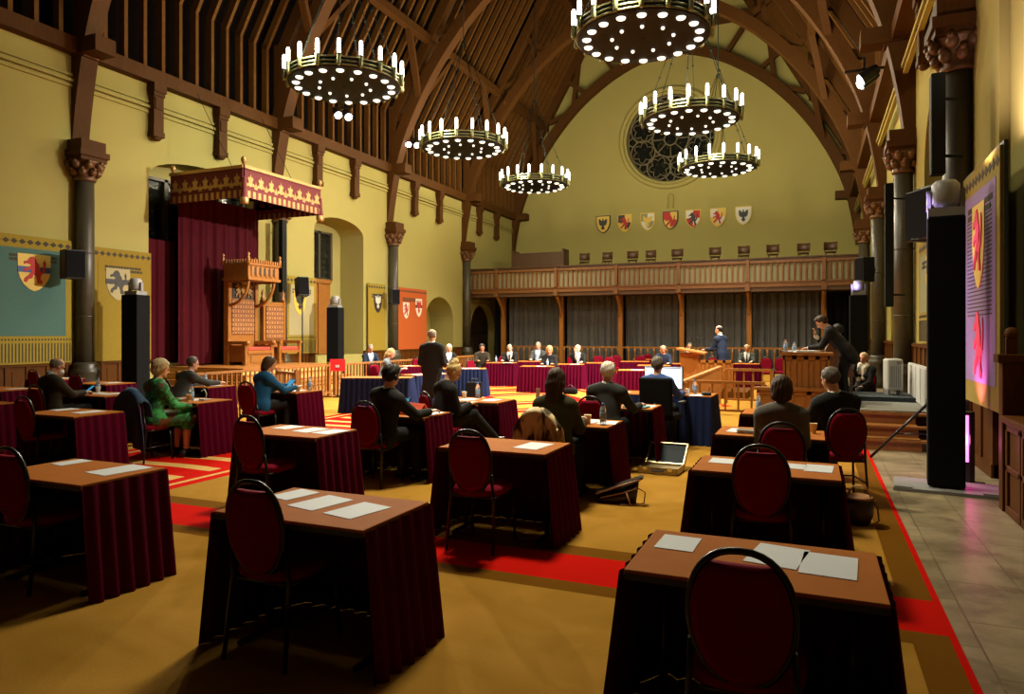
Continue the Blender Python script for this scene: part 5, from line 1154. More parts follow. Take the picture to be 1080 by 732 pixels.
def tablet(x, y, z, rz, tilt, lb, scr='screen_blue'):
    t = thing('tablet', (x, y, z), rz, lb, 'tablet'); t.rotation_euler = (R(tilt), 0, R(rz))
    MB().lohi((-0.125, -0.006, 0), (0.125, 0.006, 0.18)).build('case', 'black_plastic', t, bevel=0.003); MB().lohi((-0.112, -0.0075, 0.012), (0.112, -0.006, 0.168)).build('screen', scr, t)
TABLETS = [(-4.60, 7.30, TT + 0.005, -20, -25, 'tablet with blue screen before the headset man'), (-7.86, 9.08, TT + 0.06, -30, -40, 'tablet with blue screen held by the woman in the blue jacket')]
for a in TABLETS: tablet(*a)
t = thing('conference_handset', (-7.92, 7.45, TT), 0, 'pale curved desk microphone before the woman in green', 'microphone')
MB().lohi((-0.05, -0.05, 0), (0.05, 0.05, 0.025)).build('base', 'light_grey', t, bevel=0.005); MB().tube([(0.03, 0, 0.02), (0.045, 0, 0.10), (0.0, 0, 0.16), (-0.05, 0, 0.13)], 0.008, 6).build('gooseneck', 'light_grey', t)
# monitor desk
t = thing('monitor', (-2.20, 11.33, TT), -4, 'big glowing white computer monitor on the navy desk', 'monitor')
MB().lohi((-0.31, -0.02, 0.06), (0.31, 0.02, 0.42)).build('bezel', 'black_plastic', t); sc_ = MB().lohi((-0.295, -0.023, 0.075), (0.295, -0.02, 0.408)).build('screen', 'screen_white', t)
mb = MB(); mb.lohi((-0.29, -0.0245, 0.385), (0.29, -0.023, 0.405))
for i in range(5): mb.lohi((-0.22, -0.0245, 0.33 - i * 0.035), (0.02 + 0.03 * (i % 3), -0.023, 0.336 - i * 0.035))
mb.build('screen_text', 'shirt_pale', sc_)
mb = MB(); mb.lohi((-0.03, 0.0, 0), (0.03, 0.03, 0.1)); mb.lohi((-0.12, -0.08, 0), (0.12, 0.09, 0.012)); mb.build('stand', 'black_plastic', t)
sheet(-1.62, 11.05, 70, 'white papers on the right end of the monitor desk', .24, .33); sheet(-2.85, 11.15, 84, 'white papers left of the man in blue at the monitor desk', .24, .3)
t = thing('desk_phone', (-1.50, 11.06, TT), 10, 'small black conference unit on the right end of the monitor desk', 'phone')
MB().lohi((-0.07, -0.06, 0), (0.07, 0.06, 0.05)).build('body', 'black_plastic', t, bevel=0.015); MB().tube([(0.04, 0.02, 0.04), (0.05, 0.03, 0.12)], 0.006, 6).build('stalk', 'black_metal', t)
t = thing('keyboard', (-2.15, 11.02, TT), 0, 'black keyboard before the glowing monitor', 'keyboard'); MB().lohi((-0.21, -0.06, 0), (0.21, 0.06, 0.018)).build('body', 'black_plastic', t); MB().lohi((-0.2, -0.05, 0.018), (0.2, 0.05, 0.022)).build('keys', 'mid_grey', t)
# far blue desks
for a in [(-8.3, 14.1, 60, 'white papers on the blue desk before the blond lady', .3, .4), (-8.2, 14.6, 40, 'white papers at the far end of the blond lady’s desk', .3, .4), (-8.5, 17.05, 30, 'white papers spread on the farthest blue desk', .35, .45), (-9.0, 20.7, 15, 'white papers before the man at far left of the row', .22, .3), (-7.2, 19.0, 15, 'white papers before the far lady in black', .3, .3),
          (-6.7, 20.6, 15, 'white papers before the white-haired man with hand at mouth', .25, .3), (-4.2, 18.1, 12, 'white sheet on the lone small table left of the monitor', .3, .3), (-10.85, 17.7, 50, 'white sheet on the table behind the standing man', .25, .3), (-10.35, 19.3, 40, 'white papers before the white-haired lady', .3, .35)]: sheet(*a)
for x, y, lb in [(-9.45, 20.8, 'tiny clear bottle before the man at far left of the row'), (-8.6, 22.2, 'tiny clear bottle before the man in the open-collar shirt'), (-7.05, 19.1, 'tiny clear bottle before the far lady in black'), (-6.7, 20.85, 'tiny clear bottle before the white-haired man with hand at mouth')]: bottle(x, y, lb)
# high desk things
HZ = 1.37
sheet(-0.12, 13.30, 20, 'white papers on the high desk', .3, .4, z=HZ, th=0.03); sheet(-0.36, 13.45, 70, 'white papers at the left end of the high desk', .24, .3, z=HZ, th=0.02)
bottle(-0.44, 13.22, 'clear water bottle on the left end of the high desk', 'cap_red', z=HZ); bottle(-0.30, 13.28, 'second clear bottle on the high desk', 'cap_blue', z=HZ, h=0.8)
# ------------------------------------------------------------------ bags and coats
t = thing('briefcase', (-1.70, 8.58, CH_), -3, 'open tan metal briefcase lying on the carpet behind the office chair', 'briefcase')
mb = MB(); mb.lohi((-0.24, -0.17, 0), (0.24, 0.17, 0.015)); 
for a, b in (((-0.24, -0.17, 0), (0.24, -0.155, 0.085)), ((-0.24, 0.155, 0), (0.24, 0.17, 0.085)), ((-0.24, -0.17, 0), (-0.225, 0.17, 0.085)), ((0.225, -0.17, 0), (0.24, 0.17, 0.085))): mb.lohi(a, b)
mb.lohi((-0.225, -0.155, 0.05), (0.225, 0.155, 0.06)); mb.build('base', 'case_gold', t)
M = Matrix.Translation((0, 0.17, 0.085)) @ Matrix.Rotation(R(40), 4, 'X')
mb = MB().use('case_gold'); mb.lohi((-0.24, 0, -0.06), (0.24, 0.34, -0.045))
for a, b in (((-0.24, 0, -0.06), (0.24, 0.015, 0)), ((-0.24, 0.325, -0.06), (0.24, 0.34, 0)), ((-0.24, 0, -0.06), (-0.225, 0.34, 0)), ((0.225, 0, -0.06), (0.24, 0.34, 0))): mb.lohi(a, b)
mb.use('dark_carpet').lohi((-0.224, 0.016, -0.045), (0.224, 0.324, -0.02)); mb.v = [tuple(M @ Vector(v)) for v in mb.v]; mb.build('lid', None, t)
mb = MB(); mb.tube([(-0.07, -0.175, 0.06), (-0.06, -0.205, 0.05), (0.06, -0.205, 0.05), (0.07, -0.175, 0.06)], 0.01, 6); mb.build('handle', 'black_plastic', t)
for x in (-0.15, 0.15): MB().lohi((x - 0.025, -0.178, 0.05), (x + 0.025, -0.168, 0.09)).build('latch', 'chrome', t)
t = thing('leather_bag', (-1.80, 6.88, CH_), 8, 'dark brown leather shoulder bag slouched on the carpet beside the cup table', 'bag')
mb = MB(); rows = []
for i in range(11):
    u = -1 + 2 * i / 10; w = 0.07 * math.sqrt(max(0.02, 1 - 0.8 * u * u)); hgt = 0.13 + 0.09 * u
    rows.append([(0.19 * u, -w, 0.005), (0.19 * u - 0.01, -w * 1.25, hgt * 0.5), (0.19 * u + 0.03, -w * 0.5, hgt), (0.19 * u + 0.03, w * 0.5, hgt + 0.01), (0.19 * u, w * 1.2, hgt * 0.5), (0.19 * u, w, 0.005), (0.19 * u, -w, 0.005)])
mb.grid(rows); mb.add(rows[0][:6], [(0, 1, 2, 3, 4, 5)]); mb.add(rows[-1][:6], [(5, 4, 3, 2, 1, 0)]); mb.build('body', 'leather_dark', t)
mb = MB(); mb.bar((-0.2, -0.02, 0.10), (0.26, -0.01, 0.27), 0.13, 0.025, (0, 0, 1)); mb.build('flap', 'leather_dark', t, bevel=0.01)
mb = MB(); mb.tube([(-0.2, -0.085, 0.09), (0.0, -0.09, 0.17), (0.24, -0.07, 0.255)], 0.010, 6); mb.tube([(-0.15, -0.1, 0.06), (0.1, -0.1, 0.13), (0.2, -0.09, 0.17)], 0.008, 6); mb.build('trim_edge', 'leather_tan', t)
mb = MB(); mb.tube([(0.1, -0.10, 0.13), (0.13, -0.13, 0.06), (0.15, -0.14, 0.01)], 0.007, 6); mb.tube([(0.2, 0, 0.16), (0.28, -0.03, 0.12), (0.27, -0.05, 0.02), (0.2, -0.08, 0.01), (0.05, -0.14, 0.01)], 0.007, 6); mb.build('strap', 'leather_tan', t)
t = thing('basket_bag', (0.40, 5.98, CH_), 0, 'brown round handbag with looped strap standing right of the grey sweater woman’s table', 'bag'); t.location = (0.37, 6.95, CH_)
mb = MB(); mb.lathe([(0.0, 0), (0.09, 0.0), (0.12, 0.08), (0.125, 0.18), (0.11, 0.24), (0.10, 0.235), (0.10, 0.1), (0.0, 0.08)], n=20); mb.build('body', 'leather_dark', t)
mb = MB(); mb.lathe([(0.112, 0.225), (0.12, 0.24), (0.108, 0.25), (0.10, 0.24)], n=20); mb.build('rim', 'leather_tan', t)
mb = MB(); mb.tube([(0.1, 0, 0.24), (0.15, -0.02, 0.16), (0.16, -0.04, 0.05), (0.10, -0.08, 0.01)], 0.008, 6); mb.tube([(-0.09, 0, 0.24), (-0.04, 0.0, 0.33), (0.06, 0, 0.33), (0.10, 0, 0.24)], 0.008, 6); mb.build('strap', 'leather_tan', t)
t = thing('black_bag', (-8.15, 16.55, CH_), 20, 'boxy black bag on the floor beside the farthest blue desk', 'bag'); mb = MB(); mb.lohi((-0.2, -0.13, 0), (0.2, 0.13, 0.42)); mb.build('body', 'black_velvet', t, bevel=0.03); mb = MB(); mb.tube([(-0.1, 0, 0.41), (-0.08, 0, 0.5), (0.08, 0, 0.5), (0.1, 0, 0.41)], 0.012, 6); mb.build('handle', 'black_plastic', t)
t = thing('shoulder_bag', (-6.2, 18.65, CH_), 0, 'small black bag on the floor by the far lady in black', 'bag'); mb = MB(); mb.lohi((-0.2, -0.1, 0), (0.2, 0.1, 0.16)); mb.build('body', 'black_velvet', t, bevel=0.05); mb = MB(); mb.tube([(-0.15, 0, 0.15), (0, -0.02, 0.26), (0.15, 0, 0.15)], 0.012, 6); mb.build('strap', 'black_plastic', t)
t = thing('microphone_stand', (-3.06, 8.0, CH_), 0, 'thin black floor stand left of the long-haired woman', 'stand'); t.location = (-3.25, 8.45, CH_)
MB().tube([(0, 0, 0.02), (0, 0, 0.86)], 0.008, 6).build('pole', 'black_metal', t); MB().lathe([(0.11, 0), (0.11, 0.02), (0.02, 0.03)], n=16).build('base', 'black_metal', t); MB().box((0, 0, 0.92), (0.045, 0.03, 0.12)).build('head', 'cup_cream', t)
def drape(name, x, y, rz, m, lb, cat, zf, zb, w0, w1, seed, amp, puff=0.05):
    """a coat hung over a chair back (chair centre x,y)"""
    rnd = random.Random(seed); ph = [rnd.uniform(0, 6) for _ in range(4)]; rows = []
    path = [(-0.165 + 0.0, zf)] + [(-0.17 - (zf + (0.93 - zf) * t - 0.45) * 0.13 + 0.03, zf + (0.93 - zf) * t) for t in (0.5, 0.85)] + [(-0.268, 0.985)] + [(-0.205 - (z - 0.45) * 0.13 - 0.055 - puff * (0.96 - z), z) for z in [0.95 - (0.95 - zb) * i / 8 for i in range(9)]]
    N = len(path)
    for i, (yy, zz) in enumerate(path):
        t = i / (N - 1); row = []
        for j in range(25):
            v = -1 + 2 * j / 24; down = max(0, (0.95 - zz) / 0.5); w = w0 + (w1 - w0) * min(1, down)
            top = (0.17 if zz > 0.9 else 0.10 if zz > 0.8 else 0.03) * abs(v) ** 2.6
            f = amp * down * (math.sin(v * 9 + ph[0]) + 0.6 * math.sin(v * 17 + ph[1] + 2 * t)); side = 1 if i > 3 else -0.3
            row.append((w * v, yy - f * side - 0.02 * v * v * side, zz - top - (0.05 * math.sin(v * 3 + ph[2]) if i == N - 1 else 0)))
        rows.append(row)
    o = MB().grid(rows).build(name, m, None, solid=0.012); o.location = (x, y, CH_); o.rotation_euler = (0, 0, R(rz)); return tag(o, lb, cat)
drape('fur_coat', -2.40, 6.50, 0, 'fur', 'mottled brown and blond fur coat hung over a chair back', 'coat', 0.60, 0.40, 0.22, 0.25, 3, 0.012, 0.03)
drape('blue_coat', -8.12, 6.72, 0, 'denim_jacket', 'dark blue coat hung over the chair of the woman in green', 'coat', 0.62, 0.22, 0.22, 0.27, 5, 0.02, 0.08)
# ------------------------------------------------------------------ people: one continuous smooth surface grown around a posed skeleton
mat('lip', (0.40, 0.13, 0.10), 0.5); mat('eye_dark', (0.02, 0.015, 0.012), 0.2); mat('brow_dark', (0.05, 0.03, 0.02), 0.7)
V = lambda *a: np.array(a, dtype=np.float64)
def rotm(yaw, pitch, roll=0):
    return np.array(Euler((R(-pitch), R(roll), R(yaw)), 'XYZ').to_matrix())
def smin(a, b, k):
    if k <= 0: return np.minimum(a, b)
    h = np.clip(0.5 + 0.5 * (b - a) / k, 0, 1); return b * (1 - h) + a * h - k * h * (1 - h)
def cap(a, b, r1, r2, k=0.02, flat=None): return ('c', V(*a), V(*b), r1, r2, k, flat)
def ell(c, r, M=None, k=0.02): return ('e', V(*c), V(*r), np.eye(3) if M is None else M, k)
def prim_d(p, X, Y, Z):
    if p[0] == 'c':
        a, b, r1, r2, k, flat = p[1:]
        ab = b - a; px, py, pz = X - a[0], Y - a[1], Z - a[2]
        t = np.clip((px * ab[0] + py * ab[1] + pz * ab[2]) / max(1e-9, ab @ ab), 0, 1)
        qx, qy, qz = px - t * ab[0], py - t * ab[1], pz - t * ab[2]
        if flat is not None:
            ax, f = flat; c = (qx * ax[0] + qy * ax[1] + qz * ax[2]) * (1 / f - 1); qx, qy, qz = qx + c * ax[0], qy + c * ax[1], qz + c * ax[2]
        d = np.sqrt(qx * qx + qy * qy + qz * qz) - (r1 + (r2 - r1) * t)
        return d * (flat[1] if flat is not None else 1.0) if flat is not None and flat[1] < 1 else d
    c, r, M, k = p[1:]
    px, py, pz = X - c[0], Y - c[1], Z - c[2]
    u = [M[0, i] * px + M[1, i] * py + M[2, i] * pz for i in range(3)]
    k0 = np.sqrt(sum((u[i] / r[i]) ** 2 for i in range(3))); k1 = np.sqrt(sum((u[i] / r[i] ** 2) ** 2 for i in range(3))) + 1e-9
    return k0 * (k0 - 1) / k1
def prim_box(p, m):
    if p[0] == 'c':
        a, b, r1, r2 = p[1:5]; r = max(r1, r2) + m; return np.minimum(a, b) - r, np.maximum(a, b) + r
    r = max(p[2]) + m; return p[1] - r, p[1] + r
def sdf_mesh(prims, h, cuts=(), planes=()):
    los, his = zip(*[prim_box(p, 0) for p in prims]); lo = np.min(los, 0) - 3 * h; hi = np.max(his, 0) + 3 * h
    n = np.ceil((hi - lo) / h).astype(int) + 1
    ax = [lo[i] + h * np.arange(n[i]) for i in range(3)]
    D = np.full(n, 0.5, dtype=np.float32)
    def window(p, m):
        a, b = prim_box(p, m); i0 = np.maximum(0, np.floor((a - lo) / h).astype(int)); i1 = np.minimum(n, np.ceil((b - lo) / h).astype(int) + 1)
        if np.any(i1 <= i0): return None
        s = tuple(slice(int(i0[i]), int(i1[i])) for i in range(3))
        return s, ax[0][s[0]][:, None, None], ax[1][s[1]][None, :, None], ax[2][s[2]][None, None, :]
    for p in prims:
        k = p[5] if p[0] == 'c' else p[4]; w = window(p, k + 3 * h)
        if w: D[w[0]] = smin(D[w[0]], prim_d(p, *w[1:]), k)
    for p in cuts:
        w = window(p, 2 * h)
        if w: D[w[0]] = np.maximum(D[w[0]], -prim_d(p, *w[1:]))
    for f in planes: D = np.maximum(D, f(ax[0][:, None, None], ax[1][None, :, None], ax[2][None, None, :]).astype(np.float32))
    return nets(D, lo, h)
def nets(D, lo, h):
    S = D < 0; nx, ny, nz = D.shape
    sh = (nx - 1, ny - 1, nz - 1); acc = np.zeros(sh + (3,)); cnt = np.zeros(sh)
    sl = lambda d: tuple(slice(d[i], d[i] + sh[i]) for i in range(3))
    for axis in range(3):
        o1, o2 = [i for i in range(3) if i != axis]
        for a in (0, 1):
            for b in (0, 1):
                p = [0, 0, 0]; p[o1] = a; p[o2] = b; q = list(p); q[axis] = 1
                d0, d1 = D[sl(p)], D[sl(q)]; m = (d0 < 0) != (d1 < 0)
                t = np.where(m, d0 / np.where(m, d0 - d1, 1), 0)
                cnt += m
                for i in range(3):
                    acc[..., i] += m * (t if i == axis else p[i])
    act = cnt > 0; idx = -np.ones(sh, dtype=np.int64); ii = np.argwhere(act); idx[act] = np.arange(len(ii))
    verts = (ii + acc[act] / cnt[act][:, None]) * h + lo
    faces = []
    for axis in range(3):
        o1, o2 = [(1, 2), (2, 0), (0, 1)][axis]
        s0 = [slice(1, -1)] * 3; s1 = [slice(1, -1)] * 3; s0[axis] = slice(0, -1); s1[axis] = slice(1, None)
        a, b = S[tuple(s0)], S[tuple(s1)]; e = np.argwhere(a != b)
        if not len(e): continue
        off = np.ones(3, int); off[axis] = 0; e = e + off
        inside = S[tuple(e.T)]
        def at(d1, d2):
            c = e.copy(); c[:, o1] -= d1; c[:, o2] -= d2; return idx[tuple(c.T)]
        q = np.stack([at(1, 1), at(0, 1), at(0, 0), at(1, 0)], 1)
        q[~inside] = q[~inside][:, ::-1]; faces.append(q)
    F = np.concatenate(faces); return verts, F[(F >= 0).all(1)]
def np_obj(name, vf, mats, parent, mi=None, extra=None, strands=None):
    v, f = vf
    if strands is not None:
        c0, M0, amp = strands; q = (v - c0) @ M0; th = np.arctan2(q[:, 0], q[:, 1]); r_ = np.linalg.norm(q, axis=1)[:, None]
        nz = np.sin(th * 23 + q[:, 2] * 40) + 0.7 * np.sin(th * 41 - q[:, 2] * 65 + 1) + 0.6 * np.sin(q[:, 0] * 160 + q[:, 1] * 90) + 0.8 * np.sin(q[:, 2] * 70 + th * 5)
        v = v + (v - c0) / r_ * (amp * nz)[:, None]
    me = bpy.data.meshes.new(name)
    vl = v.tolist(); fl = f.tolist(); mil = list(mi) if mi is not None else [0] * len(fl)
    if extra:
        for ev, ef, em in extra:
            o = len(vl); vl += [list(x) for x in ev]; fl += [[i + o for i in q] for q in ef]; mil += [em] * len(ef)
    me.from_pydata(vl, [], fl)
    for m in mats: me.materials.append(MATS[m])
    me.polygons.foreach_set('use_smooth', [True] * len(fl)); me.polygons.foreach_set('material_index', mil); me.update()
    o = bpy.data.objects.new(name, me); COL.objects.link(o); o.parent = parent; return o
def nrm(v): return v / max(1e-9, np.linalg.norm(v))
def ik(a, t, l1, l2, pole):
    d = t - a; L = min(np.linalg.norm(d), (l1 + l2) * 0.995); dn = nrm(d); x = (l1 * l1 - l2 * l2 + L * L) / (2 * L)
    hgt = math.sqrt(max(0, l1 * l1 - x * x)); pd = nrm(pole - dn * (pole @ dn)); return a + dn * x + pd * hgt, a + dn * L
def hand(W, d, n, side, s, curl=0.5, thumb=1.0, fr=0.0085):
    """palm, four fingers and a thumb; d along the hand, n out of the palm, side towards the thumb"""
    P = []; d, n = nrm(d), nrm(n); side = nrm(side - d * (side @ d))
    P.append(ell(W + d * 0.048 * s, (0.042 * s, 0.050 * s, 0.016 * s), np.stack([side, d, n], 1), 0.012))
    for i, (o, L) in enumerate(zip((0.030, 0.010, -0.011, -0.031), (0.068, 0.076, 0.071, 0.055))):
        b = W + d * (0.088 - 0.006 * abs(i - 1)) * s + side * o * s; c = curl * (1 + 0.12 * i)
        d1 = nrm(d * math.cos(c * 0.6) + n * math.sin(c * 0.6) + side * o * 2.0); m = b + d1 * L * 0.5 * s
        d2 = nrm(d * math.cos(c * 1.5) + n * math.sin(c * 1.5)); e = m + d2 * L * 0.5 * s
        P += [cap(b - d * 0.02 * s, m, fr * 1.1 * s, fr * s, 0.004), cap(m, e, fr * s, fr * 0.85 * s, 0.003)]
    b = W + d * 0.025 * s + side * 0.030 * s; m = b + (d * 0.6 + side * 0.75 * thumb + n * 0.2) * 0.04 * s; e = m + (d * 0.9 + side * 0.15 + n * 0.25) * 0.032 * s
    P += [cap(b, m, 0.013 * s, 0.0105 * s, 0.006), cap(m, e, 0.0105 * s, 0.0085 * s, 0.003)]
    return P

def person(lb, x, y, z, yaw, group=None, seat=True, s=1.0, lean=8, side=0, twist=0, head=(0, 10, 0), Rh=(0.17, 0.42, 0.79), Lh=(-0.17, 0.42, 0.79), Rpole=(0.28, -0.45, -0.8), Lpole=(-0.28, -0.45, -0.8),
           female=False, hair='short', hairm='hair_brown', skin='skin', jacket='suit_charcoal', shirt='shirt_white', legs='trousers_dark', tie=True, openf=True, knees=None, feet=None, tails=False, h=0.016, curl=0.5, extra=None, hip=None, jlen=0.10, dress=None, handdir=None, seath=0.49):
    t = thing('person', (x, y, z), yaw, lb, 'person', group)
    hz = seath + 0.055 if seat else 0.92 * s
    hp = V(0, -0.06, hz) if hip is None else V(*hip)
    up = nrm(V(math.sin(R(side)), math.sin(R(lean)), math.cos(R(lean)))); rt = nrm(V(math.cos(R(twist)), math.sin(R(twist)), 0)); fw = nrm(np.cross(up, rt)); rt = np.cross(fw, up)
    T = lambda a, b, c: hp + rt * a * s + fw * b * s + up * c * s
    sw = (0.155 if female else 0.178)
    flat = (fw, 0.66)
    def torso(inf, k=0.05):
        return [cap(T(-0.055, 0, 0.02), T(0.055, 0, 0.02), (0.125 + inf) * s, (0.125 + inf) * s, k, flat), cap(T(0, 0, 0.05), T(0, 0.005, 0.20), (0.145 + inf) * s, ((0.125 if female else 0.14) + inf) * s, k, flat),
                cap(T(-0.03, 0.005, 0.20), T(-0.05, 0.01, 0.36), (0.12 + inf) * s, (0.125 + inf) * s, k, flat), cap(T(0.03, 0.005, 0.20), T(0.05, 0.01, 0.36), (0.12 + inf) * s, (0.125 + inf) * s, k, flat),
                cap(T(-sw, -0.01, 0.435), T(-0.04, -0.015, 0.475), (0.060 + inf) * s, (0.062 + inf) * s, k), cap(T(sw, -0.01, 0.435), T(0.04, -0.015, 0.475), (0.060 + inf) * s, (0.062 + inf) * s, k)] + \
               ([cap(T(-0.07, 0.09, 0.31), T(-0.07, 0.085, 0.31), (0.062 + inf) * s, (0.062 + inf) * s, 0.04), cap(T(0.07, 0.09, 0.31), T(0.07, 0.085, 0.31), (0.062 + inf) * s, (0.062 + inf) * s, 0.04)] if female else [])
    nb = T(0, -0.01, 0.50); HM = rotm(head[0] + twist, head[1], head[2]); hu, hf, hr = HM[:, 2], HM[:, 1], HM[:, 0]
    hn = nb + nrm(up * 0.6 + hu * 0.4) * 0.075 * s; hc = hn + (hu * 0.105 + hf * 0.022) * s
    H = lambda a, b, c: hc + (hr * a + hf * b + hu * c) * s
    # limbs
    sh = {1: T(sw + 0.01, -0.01, 0.42), -1: T(-sw - 0.01, -0.01, 0.42)}
    arms = {}; la, lf = 0.285 * s, 0.255 * s
    for sg, tg, pl in ((1, Rh, Rpole), (-1, Lh, Lpole)):
        e, w = ik(sh[sg], V(*tg), la, lf, V(*pl)); arms[sg] = (sh[sg], e, w)
    lg = {}
    for sg in (1, -1):
        hj = hp + V(sg * 0.088 * s, 0.0, -0.01)
        if seat:
            kn = V(sg * 0.11, 0.40 * s, hz + 0.01) if knees is None else V(*knees[0 if sg > 0 else 1]); an = V(sg * 0.12, 0.36, 0.09) if feet is None else V(*feet[0 if sg > 0 else 1])
        else:
            kn = V(sg * 0.095, 0.03, 0.50 * s) if knees is None else V(*knees[0 if sg > 0 else 1]); an = V(sg * 0.10, -0.02, 0.09) if feet is None else V(*feet[0 if sg > 0 else 1])
        dirf = nrm(V((an - hj)[0] * 0.6, abs((kn - hj)[1]) + 0.25, 0)); lg[sg] = (hj, kn, an, an + dirf * 0.15 + V(0, 0, -0.045), an - dirf * 0.05 + V(0, 0, -0.04))
    # body, all in one
    B = torso(0.0)
    for sg in (1, -1):
        a, e, w = arms[sg]; B += [cap(a, e, 0.052 * s, 0.041 * s, 0.03), cap(e, w, 0.041 * s, 0.026 * s, 0.015)]
        d = nrm(w - e) if handdir is None else nrm(V(*handdir[0 if sg > 0 else 1])); n_ = V(0, 0, -1) if abs(d[2]) < 0.8 else V(0, 1, 0); n_ = nrm(n_ - d * (n_ @ d)); sd = np.cross(n_, d) * (1 if sg > 0 else -1)
        sd = sd if sd[0] * sg < 0 else -sd
        B += hand(w, d, n_, sd, s, curl, fr=0.0085 if h < 0.013 else 0.0105)
        hj, kn, an, to, he = lg[sg]; B += [cap(hj, kn, 0.082 * s, 0.056 * s, 0.04), cap(kn, (kn + an) / 2 + V(0, -0.01, 0), 0.054 * s, 0.05 * s, 0.02), cap((kn + an) / 2 + V(0, -0.01, 0), an, 0.05 * s, 0.036 * s, 0.02), cap(he, to, 0.036, 0.03, 0.02)]
    B += [cap(nb - up * 0.05 * s, hn + hu * 0.03 * s, 0.060 * s, 0.052 * s, 0.03), ell(H(0, -0.012, 0.025), (0.074 * s, 0.093 * s, 0.092 * s), HM, 0.02), ell(H(0, 0.018, -0.045), (0.056 * s, 0.066 * s, 0.066 * s), HM, 0.03), ell(H(0, 0.062, -0.092), (0.024 * s, 0.02 * s, 0.017 * s), HM, 0.02)]
    F = [cap(H(0, 0.080, 0.012), H(0, 0.103, -0.030), 0.009 * s, 0.0135 * s, 0.008), cap(H(-0.010, 0.092, -0.034), H(0.010, 0.092, -0.034), 0.010 * s, 0.010 * s, 0.006), cap(H(-0.036, 0.076, 0.022), H(0.036, 0.076, 0.022), 0.010 * s, 0.010 * s, 0.014),
         cap(H(-0.016, 0.080, -0.060), H(0.016, 0.080, -0.060), 0.009 * s, 0.009 * s, 0.008)]
    for sg in (1, -1): F += [ell(H(sg * 0.076, -0.012, -0.012), (0.010 * s, 0.019 * s, 0.032 * s), HM, 0.006)]
    vf = sdf_mesh(B + F, h)
    ctr = vf[0][vf[1]].mean(1); mi = np.zeros(len(ctr), int)
    mo = np.linalg.norm((ctr - H(0, 0.090, -0.061)) / (np.array([1, 1, 1]) * s), axis=1); rel = (ctr - H(0, 0.09, -0.061)) @ HM / s
    mi[(np.abs(rel[:, 0]) < 0.024) & (np.abs(rel[:, 2]) < 0.008) & (np.abs(rel[:, 1]) < 0.03)] = 1
    ex = []
    for sg in (1, -1):
        for c, r, m in ((H(sg * 0.031, 0.076, 0.002), (0.011, 0.009, 0.007), 2), (H(sg * 0.032, 0.084, 0.022), (0.019, 0.006, 0.0045), 3)):
            b = MB().ball((0, 0, 0), tuple(q * s for q in r), 8, 6); ex.append(([HM @ np.array(v_) + c for v_ in b.v], b.f, m))
    np_obj('body', vf, [skin, 'lip', 'eye_dark', 'brow_dark' if hairm not in ('hair_white', 'hair_blond', 'hair_grey') else hairm], t, mi, ex)
    # clothes
    def lapel(X, Y, Z):
        px, py, pz = X - hp[0], Y - hp[1], Z - hp[2]
        a = px * rt[0] + py * rt[1] + pz * rt[2]; b = px * fw[0] + py * fw[1] + pz * fw[2]; c = px * up[0] + py * up[1] + pz * up[2]
        wv = np.minimum((c / s - 0.16) * 0.30, 0.085) * s
        return np.minimum(np.minimum(wv - np.abs(a), b - 0.02), c - 0.14 * s)   # positive inside the V
    neckcut = cap(nb - up * 0.005, nb + hu * 0.12 * s, 0.062 * s, 0.075 * s)
    J = torso(0.020)
    for sg in (1, -1):
        a, e, w = arms[sg]; J += [cap(a, e, 0.070 * s, 0.058 * s, 0.035), cap(e, w - nrm(w - e) * 0.035 * s, 0.058 * s, 0.043 * s, 0.02)]
    if seat: J += [cap(T(-0.07, 0.02, 0.0), T(0.07, 0.02, 0.0), 0.150 * s, 0.150 * s, 0.04, flat)]
    else: J += [cap(T(-0.06, 0.0, 0.02), T(-0.07, 0.0, -jlen), 0.140 * s, 0.150 * s, 0.04, flat), cap(T(0.06, 0.0, 0.02), T(0.07, 0.0, -jlen), 0.140 * s, 0.150 * s, 0.04, flat)]
    if openf: J += [cap(T(-0.055, -0.055, 0.490), T(0.055, -0.055, 0.490), 0.030 * s, 0.030 * s, 0.012), cap(T(-0.055, -0.055, 0.490), T(-0.062, 0.03, 0.478), 0.028 * s, 0.026 * s, 0.012), cap(T(0.055, -0.055, 0.490), T(0.062, 0.03, 0.478), 0.028 * s, 0.026 * s, 0.012)]
    if tails:
        for sg in (1, -1): J += [cap(T(sg * 0.065, -0.07, 0.0), T(sg * 0.075, -0.12, -0.40), 0.10 * s, 0.075 * s, 0.03, (fw, 0.35)), cap(T(sg * 0.075, -0.12, -0.36), T(sg * 0.07, -0.12, -0.50), 0.07 * s, 0.05 * s, 0.03, (fw, 0.35))]
    pl = [lambda X, Y, Z: lapel(X, Y, Z)] if openf else []
    jo = np_obj('tailcoat' if tails else ('dress' if dress else ('jacket' if openf else 'sweater')), sdf_mesh(J, h, [neckcut], pl), [jacket], t)
    if openf:
        S_ = torso(0.011) + [cap(nb - up * 0.03 * s, nb + up * 0.045 * s, 0.067 * s, 0.064 * s, 0.02)]
        for sg in (1, -1): a, e, w = arms[sg]; S_ += [cap(w - nrm(w - e) * 0.07 * s, w - nrm(w - e) * 0.018 * s, 0.038 * s, 0.036 * s, 0.0)]
        sc1 = cap(nb + up * 0.02 * s, nb + hu * 0.12 * s, 0.058 * s, 0.058 * s)
        np_obj('shirt', sdf_mesh(S_, h, [sc1]), [shirt], t)
        if tie and not female:
            mb = MB()
            for a, b, w in ((T(0, 0.098, 0.475), T(0, 0.125, 0.36), 0.035), (T(0, 0.125, 0.36), T(0, 0.13, 0.14), 0.05)): mb.bar(a, b, w * s, 0.022, tuple(fw))
            mb.build('tie', 'tie_dark', t)
